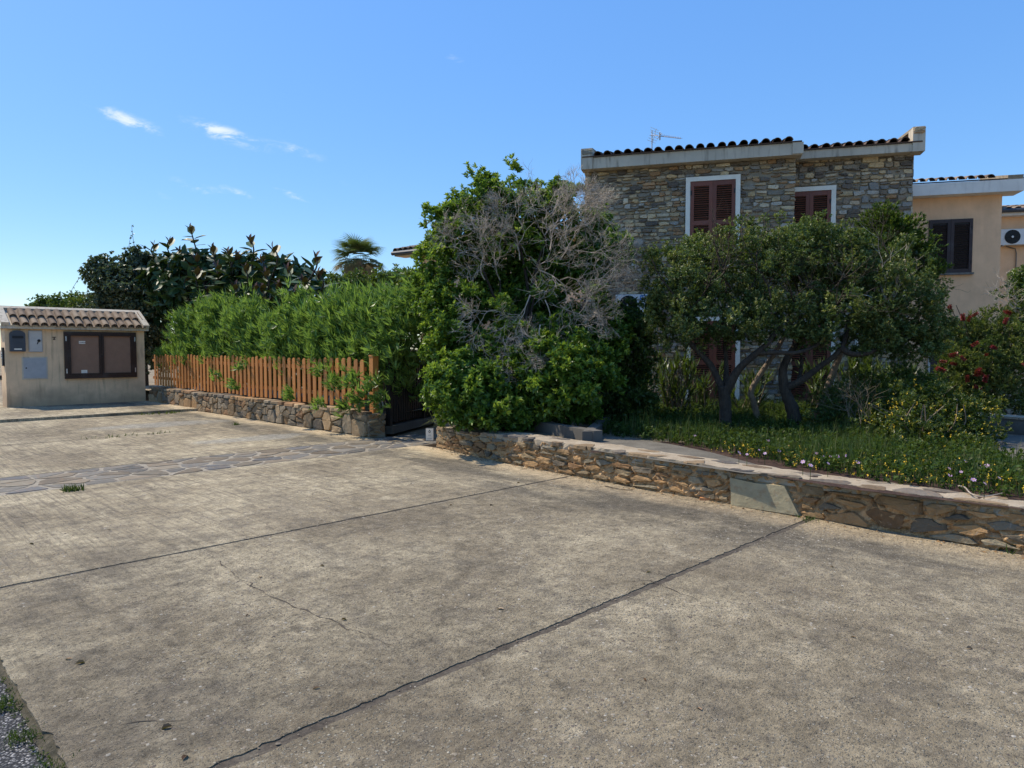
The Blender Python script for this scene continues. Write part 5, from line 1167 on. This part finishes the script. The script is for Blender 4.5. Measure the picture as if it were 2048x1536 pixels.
# juniper with the pale leaning stems
b = z5(870, 880, 12.2); b.z = GZ - .02; b2 = z5(1195, 860, 12.0); b2.z = GZ - .02
tc, mb = tree('juniper_tree', 'juniper with pale leaning stems and feathery light green top', b, [
    ([b, z5(830, 820, 12.2), z5(812, 760, 12.2), z5(850, 680, 12.2), z5(930, 560, 12.2), z5(985, 470, 12.3), z5(1060, 330, 12.5)], .055, .04),
    ], 'bark_pale', .1)
mb.build('trunk', 'bark_pale', tc, True); mb = MB()
limb(mb, [b2, z5(1285, 750, 12.0), z5(1325, 630, 12.0), z5(1375, 500, 12.1), z5(1450, 330, 12.4), z5(1600, 100, 12.8), at_y(1760, 470, 13)], .07, .03, 9); mb.build('trunk', 'bark_pale', tc, True); mb = MB()
limb(mb, [z5(1670, 310, 11.0), z5(1650, 240, 11.0), z5(1630, 130, 11.2), z5(1590, 40, 11.4)], .028, .012, 6); limb(mb, [z5(1650, 240, 11.0), z5(1700, 150, 11.2), z5(1720, 60, 11.4)], .02, .008, 6)
for k in range(4): grow(trng, mb, z5(1650, 220, 10.95), Vector((rd.gauss(0, .5), -.1, .8)).normalized(), .6, .012, 2, (2, 3), .2, .05)
mb.build('branch', 'dead', tc)
ellC = [E(1775, 460, 12.8, 48, 26, .5), E(1725, 500, 12.6, 50, 30, .6), E(1810, 500, 12.6, 36, 28, .5), E(1845, 545, 12.4, 30, 18, .4), E(1762, 430, 12.8, 16, 18, .3)]
crown(rng, ellC, 150, 14, .17, 10, .075, .016, 'leaf_jun', tc, 'crown', .5, .35, .3, lump=.3, spread=(.1, .7))

# ---- cane plants by the house
def cane_plant(px, py, Y, n, h, spread_, label, leaf=.26, young=.15, canes=True):
    b = at_y(px, py, Y); b.z = GZ; cp = thing('cane_plant', label, 'plant', b, 'cane plants at the foot of the house'); mb = MB(); tips, dirs = [], []
    for i in range(n):
        d = Vector((rd.gauss(0, spread_), rd.gauss(0, spread_ * .6), 1)).normalized(); L = h * rd.uniform(.5, 1.1); s = b + Vector((rd.gauss(0, .12), rd.gauss(0, .1), -.02))
        limb(mb, [s, s + d * L * .5, s + d * L + Vector((0, 0, .06))], .016, .010, 5); tips.append(tuple(s + d * L + Vector((0, 0, .05)))); dirs.append(tuple(d))
        if rd.random() < .6: tips.append(tuple(s + d * L * .6)); dirs.append(tuple(d))
    mb.build('canes', 'stem', cp); fo = Fol(); T = np.array(tips)
    fo.add(*rosettes(rng, T, np.array(dirs), 15, leaf, .03, (.15, 1.35), BLADE, rng.uniform(0, young * 2, len(T)), back=.22)); fo.build('leaves', 'leaf_strap', cp)
cane_plant(1345, 830, 14.2, 26, 1.15, .30, 'clump of leafy canes left of the left shuttered door')
cane_plant(1405, 815, 14.8, 14, .9, .25, 'leafy canes in front of the left shuttered door')
cane_plant(1500, 815, 13.8, 16, .8, .35, 'low leafy canes between the two shuttered doors')
cane_plant(1640, 815, 14.2, 18, 1.0, .32, 'leafy canes in front of the right shuttered door')
cane_plant(1720, 820, 13.4, 24, 1.1, .30, 'clump of leafy canes right of the right shuttered door')
cane_plant(1800, 820, 13.0, 20, .95, .34, 'leafy canes by the right corner of the stone house')
cane_plant(1275, 830, 14.0, 14, .9, .28, 'leafy canes beside the dark shrub')
# spiky tuft below the big shrub
b = at_y(905, 832, 11.9); b.z = GZ + .1; q = thing('spiky_plant', 'spiky green tuft below the large shrub near the gateway', 'plant', b)
fo = Fol(); n = 150; az = rng.uniform(0, 6.28, n); el = rng.uniform(.15, 1.3, n); y = np.stack([np.cos(az) * np.cos(el), np.sin(az) * np.cos(el), np.sin(el)], 1); V2, F2 = leaves(BLADE, npv(b) + rng.normal(0, .10, (n, 3)) * [1.4, 1, .3], y, np.tile([0, 0, -1.0], (n, 1)) + y * .1, rng.uniform(.3, .55, n), .018); fo.add(V2, F2, np.repeat(rng.uniform(0, .5, n), 5)); fo.build('leaves', 'leaf_strap', q)

# ---- yellow bush, bottlebrush, right shrub
b = at_y(1860, 880, 9.6); b.z = GZ; yb = thing('flowering_bush', 'yellow flowering low bush at the right end of the garden bed', 'bush', b)
ells = [E(1830, 850, 9.8, 70, 50, .5), E(1920, 850, 9.8, 60, 45, .5), E(1790, 895, 9.4, 50, 40, .4), E(1890, 905, 9.2, 95, 34, .35), E(1800, 800, 10.4, 36, 45, .4), E(1870, 800, 10.2, 40, 36, .4), E(1950, 815, 10.2, 34, 26, .35), E(1770, 850, 10.0, 40, 40, .4)]
crown(rng, ells, 230, 13, .13, 8, .045, .017, 'leaf_ybush', yb, 'foliage', .8, .35, .5, lump=.4)
pp_, dd_ = ell_clumps(rng, ells, 330, .2); fo = Fol(); pp_ = pp_ + dd_ * .07; fo.add(*rosettes(rng, pp_, dd_ + [0, -.3, .5], 5, .017, .015, (.9, 1.4), LEAF4)); tag(fo.build('yellow_blossom', 'yellow', yb), kind='stuff')
mb = MB()
for k in range(9): p = b + Vector((rd.uniform(-.5, .5), rd.uniform(-.2, .2), -.02)); limb(mb, [b, p + Vector((rd.gauss(0, .08), 0, .3)), p + Vector((rd.gauss(0, .2), 0, .6))], .014, .006, 4)
mb.build('stems', 'stem', yb)
b = at_y(1990, 810, 14.0); b.z = GZ; bb = thing('bottlebrush_shrub', 'bottlebrush shrub with crimson flower spikes before the pink house', 'shrub', b)
ells = [E(1960, 720, 14, 75, 70, .8), E(2035, 690, 14, 58, 72, .7), E(1990, 665, 14.1, 45, 40, .5), E(1905, 760, 13.8, 40, 55, .6), E(1990, 790, 13.6, 80, 35, .6), E(1940, 660, 14.2, 45, 22, .4)]
crown(rng, ells, 260, 13, .20, 8, .075, .013, 'leaf_lent', bb, 'foliage', .4, .5, .5, lump=.3, spread=(.3, 1.0))
bs = MB(); brng = np.random.default_rng(11)
V2, F2, _ = rosettes(brng, np.stack([np.zeros(14), np.zeros(14), np.linspace(0, .11, 14)], 1), np.tile([0, 0, 1.0], (14, 1)), 12, .038, .006, (1.2, 1.7), LEAF4, back=0)
me = bpy.data.meshes.new('flower_spike'); me.from_pydata([tuple(x) for x in V2], [], [tuple(int(i) for i in f) for f in F2]); me.materials.append(M['red'])
for (px, py, Y) in ((1855, 692, 13.2), (1863, 690, 13.2), (1852, 716, 13.2), (1925, 628, 13.6), (1944, 632, 13.5), (1936, 643, 13.5), (1902, 625, 13.8), (2014, 635, 13.3), (2022, 627, 13.3), (1913, 729, 13.1), (1950, 752, 13.0), (1962, 750, 13.0), (1973, 750, 13.0), (1942, 692, 13.2), (1981, 692, 13.1), (1935, 764, 13.0), (1948, 772, 13.0), (1882, 706, 13.2), (1879, 722, 13.2), (1897, 712, 13.2), (1974, 708, 13.1), (1921, 712, 13.1), (1872, 735, 13.2), (2046, 726, 13.1)):
    d = Vector((rd.gauss(0, .6), -.3, rd.gauss(.2, .5))).normalized(); x = d.orthogonal().normalized()
    obj('flower_spike', me, bb, frame(at_y(px, py, Y), x, d.cross(x), d) @ Matrix.Scale(rd.uniform(.9, 1.4), 4))
mb = MB()
for (px, py) in ((1920, 640), (1960, 680), (2020, 660), (1880, 700), (1985, 740), (1900, 612), (1912, 610)): limb(mb, [b + Vector((rd.gauss(0, .2), 0, 0)), at_y((px + 1990) / 2, (py + 800) / 2, 14), at_y(px, py, 13.8)], .03, .006, 5)
mb.build('branches', 'stem', bb)
b = at_y(2050, 800, 14.6); b.z = GZ; rs = thing('shrub', 'grey twigged shrub at the right edge below the round fan unit', 'shrub', b)
crown(rng, [E(2055, 568, 14.6, 40, 24, .5), E(2080, 620, 14.4, 44, 55, .6)], 100, 11, .2, 8, .075, .026, 'leaf_dkshrub', rs, 'foliage', .4, .3, .3, lump=.3)
mb = MB(); trng = np.random.default_rng(9); limb(mb, [b, b + Vector((.1, 0, 1.2)), at_y(2045, 640, 14.4)], .06, .03, 6)
for k in range(7): grow(trng, mb, at_y(2045, 640, 14.3), Vector((-.5 + rd.gauss(0, .4), -.2, .5 + rd.gauss(0, .3))).normalized(), .55, .012, 3, (2, 4), .2, .02)
mb.build('bare_twigs', 'dead', rs)

for (lab, px, py, Y, es) in (('tangled dark undergrowth bush between the crooked tree and the yellow bush', 1690, 830, 11.6, [(1690, 800, 11.6, 60, 40, .5), (1740, 780, 11.8, 40, 50, .4), (1640, 830, 11.4, 40, 26, .4)]), ('feathery undergrowth bush before the yellow bush and the wall', 1740, 880, 10.2, [(1730, 870, 10.2, 40, 34, .3), (1770, 900, 9.8, 30, 24, .25)]), ('tangled undergrowth bush at the foot of the house corner', 1800, 810, 12.0, [(1810, 770, 12.0, 45, 45, .5), (1850, 800, 11.8, 40, 40, .4)])):
    b = at_y(px, py, Y); b.z = GZ; ub = thing('undergrowth_bush', lab, 'bush', b, 'undergrowth bushes below the trees')
    crown(rng, [E(*e) for e in es], 110, 9, .16, 7, .055, .016, 'leaf_dkshrub', ub, 'foliage', .7, .3, .3, lump=.4)
    mb = MB(); ur = np.random.default_rng(int(px))
    for k in range(9): grow(ur, mb, b + Vector((rd.gauss(0, .3), rd.gauss(0, .15), -.01)), Vector((rd.gauss(0, .3), rd.gauss(0, .2), 1)).normalized(), .55, .010, 2, (2, 4), .2, .03)
    mb.build('stems', 'stem', ub)
# ---- grass and small flowers
def garden_pts(n, poly_px, z):
    P = [at_z(x, y, z) for x, y in poly_px]; xs = [p.x for p in P]; ys = [p.y for p in P]; out = []
    poly = [(p.x, p.y) for p in P]
    while len(out) < n:
        x, y = rd.uniform(min(xs), max(xs)), rd.uniform(min(ys), max(ys)); c = False; j = len(poly) - 1
        for i in range(len(poly)):
            if (poly[i][1] > y) != (poly[j][1] > y) and x < (poly[j][0] - poly[i][0]) * (y - poly[i][1]) / (poly[j][1] - poly[i][1]) + poly[i][0]: c = not c
            j = i
        if c: out.append((x, y, z))
    return np.array(out)
lawn = [(1190, 866), (1300, 880), (1400, 896), (1500, 915), (1600, 936), (1750, 961), (1900, 979), (2100, 1006), (2100, 930), (1990, 920), (1970, 865), (1900, 830), (1500, 812), (1250, 815), (1185, 840)]
P = garden_pts(26000, lawn, GZ); n = len(P)
hgt = .09 + .16 * np.clip(np.sin(P[:, 0] * 2.1) * np.sin(P[:, 1] * 1.7) * .5 + .5, 0, 1); hgt *= rng.uniform(.5, 1.3, n); hgt *= 1 + .55 * (np.sin(P[:, 0] * 3.7 + 1) * np.sin(P[:, 1] * 4.3) > .45)
az = rng.uniform(0, 6.28, n); lean = rng.uniform(.05, .7, n); y = np.stack([np.cos(az) * lean, np.sin(az) * lean, np.ones(n)], 1); nn = np.stack([-np.cos(az), -np.sin(az), lean], 1)
V2, F2 = leaves(BLADE, P, y, nn, hgt, .010); fo = Fol(); fo.add(V2, F2, np.repeat((rng.uniform(0, 1, n) < .2) * rng.uniform(.3, 1, n), 5))
P = garden_pts(9000, lawn, GZ + .03); fo.add(*rosettes(rng, P + rng.uniform(0, .18, (len(P), 1)) * [0, 0, 1], rng.normal(0, .3, P.shape) + [0, 0, 1], 6, .05, .026, (.6, 1.4), young=(rng.uniform(0, 1, len(P)) < .12) * .6))
tag(fo.build('grass', 'grass'), 'long green grass and weeds in the garden bed behind the low wall', 'grass', kind='stuff')
P = garden_pts(260, [(1390, 890), (1480, 902), (1600, 925), (1800, 952), (2060, 980), (2060, 935), (1700, 915), (1500, 890)], GZ + .10); P[:, 2] += rng.uniform(-.05, .08, len(P)); fo = Fol(); fo.add(*rosettes(rng, P, rng.normal(0, .4, P.shape) + [0, -.3, 1], 6, .014, .012, (.9, 1.4))); tag(fo.build('yellow_flowers_mass', 'yellow'), 'tiny yellow flowers scattered through the grass', 'flowers', kind='stuff')
fl = MB(); pts = []
for k in range(6):
    a = R(60 * k); c, s = math.cos(a), math.sin(a); fl.add([(0, 0, .002), (.020 * c - .011 * s, .020 * s + .011 * c, .008), (.033 * c, .033 * s, .006), (.020 * c + .011 * s, .020 * s - .011 * c, .008)], [(0, 3, 2, 1)])
fm = fl.mesh('petals', 'lilac'); sm = MB().tube([(0, 0, -.14), (0, 0, 0)], .003, 4).mesh('stem', 'grass'); cm = MB().tube([(0, 0, .003), (0, 0, .010)], .006, 6).mesh('flower_centre', 'yellow')
for (x, y) in ((1777, 854), (1634, 907), (1648, 914), (1661, 913), (1675, 913), (1692, 912), (1656, 927), (1715, 925), (1621, 931), (1606, 924), (1536, 881), (1530, 907), (1558, 902), (1518, 900), (1494, 909), (1478, 906), (1811, 909), (1931, 924), (1957, 929), (1974, 932), (1898, 937), (1922, 944), (1900, 951), (1947, 960), (1969, 967), (1998, 956), (2010, 848), (2032, 850), (1390, 872)):
    p = at_z(x, y, GZ + .15); f = thing('lilac_flower', 'pale lilac flower by the coped wall at the far right' if x > 2000 and y < 900 else 'lilac flower high on the yellow flowering bush' if y < 860 else 'small lilac flower in the shaded grass below the garden trees' if x < 1600 else 'lilac flower in the loose cluster on the bed edge right of the grey slab' if x < 1720 else 'lilac flower in the grass before the yellow flowering bush' if x < 1860 else 'lilac flower near the pale dry stick at the right end of the bed', 'flower', p - Vector((0, 0, .15)), 'lilac flowers in the garden bed')
    d = Vector((rd.gauss(0, .25), -.55, .8)).normalized(); x_ = d.orthogonal().normalized(); m = frame(p, x_, d.cross(x_), d) @ Matrix.Scale(rd.uniform(.5, .9), 4)
    obj('petals', fm, f, m); obj('stem', sm, f, Matrix.Translation(p)); obj('flower_centre', cm, f, m)

# ---- weeds on the drive
def weed(px, py, label, n=60, L=.09, s=.05, z=0.0, mat='grass', long=1.0):
    b = at_z(px, py, z); w = thing('weed', label, 'weed', b); fo = Fol(); q = np.tile(npv(b), (n, 1)) + rng.normal(0, s, (n, 3)) * [1, 1, 0] + npv(U_) * rng.uniform(-long, long, (n, 1)) * s * 1.5
    fo.add(*rosettes(rng, q, rng.normal(0, .35, (n, 3)) + [0, 0, 1], 4, L, L * .16, (.2, 1.3), BLADE, rng.uniform(0, .4, n))); fo.build('blades', mat, w)
weed(148, 981, 'green grass tuft on the front edge of the flagstone band', 26, .10, .05)
weed(1622, 1036, 'mossy green weed where the joint meets the low wall', 50, .06, .05)
weed(2034, 1098, 'dark weed at the foot of the low wall at the right edge', 50, .10, .05)
weed(42, 1468, 'green weed at the ragged edge of the concrete beside the asphalt', 60, .025, .03)
weed(5, 1405, 'weed at the left picture edge where concrete meets asphalt', 50, .03, .035)
weed(95, 1528, 'weed at the bottom corner between concrete and asphalt', 30, .022, .03)
weed(250, 872, 'thin weed growing along the narrow joint before the tan wall', 40, .07, .10, 0, 'grass', 5)
weed(320, 828, 'yellowish weed on the step of the raised slab', 30, .10, .08, 0.0, 'leaf_ybush', 4)
weed(472, 850, 'tiny weed on the sand before the rubble wall', 14, .09, .03)
n = 900; q = np.array([tuple(W(.63 + rd.gauss(0, .025), rd.uniform(-7.5, 0), -.016)) for _ in range(n)]); fo = Fol()
fo.add(*rosettes(rng, q, rng.normal(0, .4, (n, 3)) + [0, 0, 1], 5, .016, .007, (.4, 1.4), LEAF4, rng.uniform(0, .5, n))); tag(fo.build('moss', 'grass'), 'low dark moss and weeds in the dirt between concrete and asphalt', 'moss', kind='stuff')
# ---- litter
lf = [bpy.data.meshes.new('dry_leaf') for _ in range(2)]
for k, me in enumerate(lf):
    V2 = leafV * np.array([[.035, .075, .075]]) * [[1, 1, (2.2, 1.2)[k]]]; me.from_pydata([tuple(x) for x in V2], [], [tuple(int(i) for i in f) for f in leafF]); me.materials.append(M['brown_leaf'])
for i, (x, y) in enumerate(((682, 1239), (144, 1317), (150, 1328), (1286, 1168), (1302, 1144), (498, 1228), (58, 1088), (640, 1374), (1286, 1357), (1712, 1275), (1660, 1133), (216, 1060), (345, 1452), (364, 1520), (640, 1132), (520, 1155), (985, 1009), (1008, 1218), (905, 1010), (1404, 1420), (250, 962), (590, 865), (1040, 965), (1255, 971), (1490, 1018), (1932, 1296))):
    p = at_z(x, y, .006); a = rd.uniform(0, 6.28); o = obj('dry_leaf', lf[i % 2], None, Matrix.Translation(p) @ Matrix.Rotation(a, 4, 'Z') @ Matrix.Rotation(rd.gauss(0, .2), 4, 'Y') @ Matrix.Scale(rd.uniform(.35, .75), 4))
    vv_ = p.dot(V_); tag(o, 'curled brown dry leaf on the concrete bay closest to the viewer' if vv_ > -2.81 else 'curled brown dry leaf on the cracked bay between the two long joints' if vv_ > -6.08 else 'curled brown dry leaf on the bay before the flagstone band' if vv_ > -9.95 else 'tiny dry leaf on the drive beyond the flagstone band', 'leaf', 'dry leaves on the drive')
p = at_z(1410, 1000, 0); tag(MB().hexa([p + Vector(q) for q in ((-.07, -.02, .001), (.07, -.035, .001), (.06, .03, .001), (-.06, .03, .001), (-.065, -.015, .028), (.065, -.03, .022), (.055, .025, .024), (-.05, .025, .03))]).build('tile_shard', 'brickbit'), 'orange tile shard lying against the low wall beside the grey slab', 'shard')
mb = MB(); limb(mb, [at_z(1917, 972, GZ + .05), at_z(1930, 975, GZ + .06), at_z(1942, 987, GZ + .04), at_z(1965, 993, GZ + .03), at_z(2010, 985, GZ + .05)], .008, .004, 5); tag(mb.build('dry_stick', 'dead'), 'pale curved dry stick lying along the top of the low wall', 'stick')
mb = MB(); limb(mb, [at_z(1210, 972, .008), at_z(1245, 979, .012), at_z(1266, 980, .006)], .006, .003, 4); tag(mb.build('dry_stick', 'bark_dark'), 'thin dark curved stick on the sand below the low wall', 'stick')
# loose grit and exposed pebbles
n = 32000; gu = .75 + 6.3 * rng.uniform(0, 1, n); gv = -9.5 + 11 * rng.uniform(0, 1, n) ** .65
ico = np.array([[0, 0, .5], [.9, 0, 0], [.28, .86, .05], [-.73, .53, 0], [-.73, -.53, .05], [.28, -.86, 0]]) ; icf = np.array([[0, 1, 2], [0, 2, 3], [0, 3, 4], [0, 4, 5], [0, 5, 1]])
pos = np.array([tuple(W(a, b, 0.0)) for a, b in zip(gu, gv)]); az = rng.uniform(0, 6.28, n); sz = (.0024 + .0075 * rng.uniform(0, 1, n) ** 3) * (.6 + .6 * (np.sin(gu * 2.3) * np.sin(gv * 1.9 + 1) > -.1))
x = np.stack([np.cos(az), np.sin(az), 0 * az], 1); y = np.stack([-np.sin(az), np.cos(az), 0 * az], 1)
Vg = pos[:, None] + sz[:, None, None] * (ico[None, :, 0:1] * x[:, None] * 1.35 + ico[None, :, 1:2] * y[:, None] + ico[None, :, 2:3] * np.array([0, 0, 1.0]))
tag(np_mesh('gravel', Vg, (icf[None] + (np.arange(n) * 6)[:, None, None]).reshape(-1, 3), 'pebble'), 'pale pebbles showing in the worn concrete of the drive', 'pebbles', kind='stuff')
n = 900; gs = rng.uniform(0, 9.4, n); pos = []
for s in gs:
    p, tg, nn = low_at(float(s)); pos.append(tuple(p + nn * abs(rd.gauss(0, .09)) + Vector((0, 0, .001))))
pos = np.array(pos); az = rng.uniform(0, 6.28, n); sz = .004 + .014 * rng.uniform(0, 1, n) ** 4; x = np.stack([np.cos(az), np.sin(az), 0 * az], 1); y = np.stack([-np.sin(az), np.cos(az), 0 * az], 1)
Vg = pos[:, None] + sz[:, None, None] * (ico[None, :, 0:1] * x[:, None] * 1.3 + ico[None, :, 1:2] * y[:, None] + ico[None, :, 2:3] * np.array([0, 0, 1.6]))
tag(np_mesh('rubble', Vg, (icf[None] + (np.arange(n) * 6)[:, None, None]).reshape(-1, 3), 'stone_low'), 'small crumbs of stone and mortar along the foot of the low wall', 'rubble', kind='stuff')
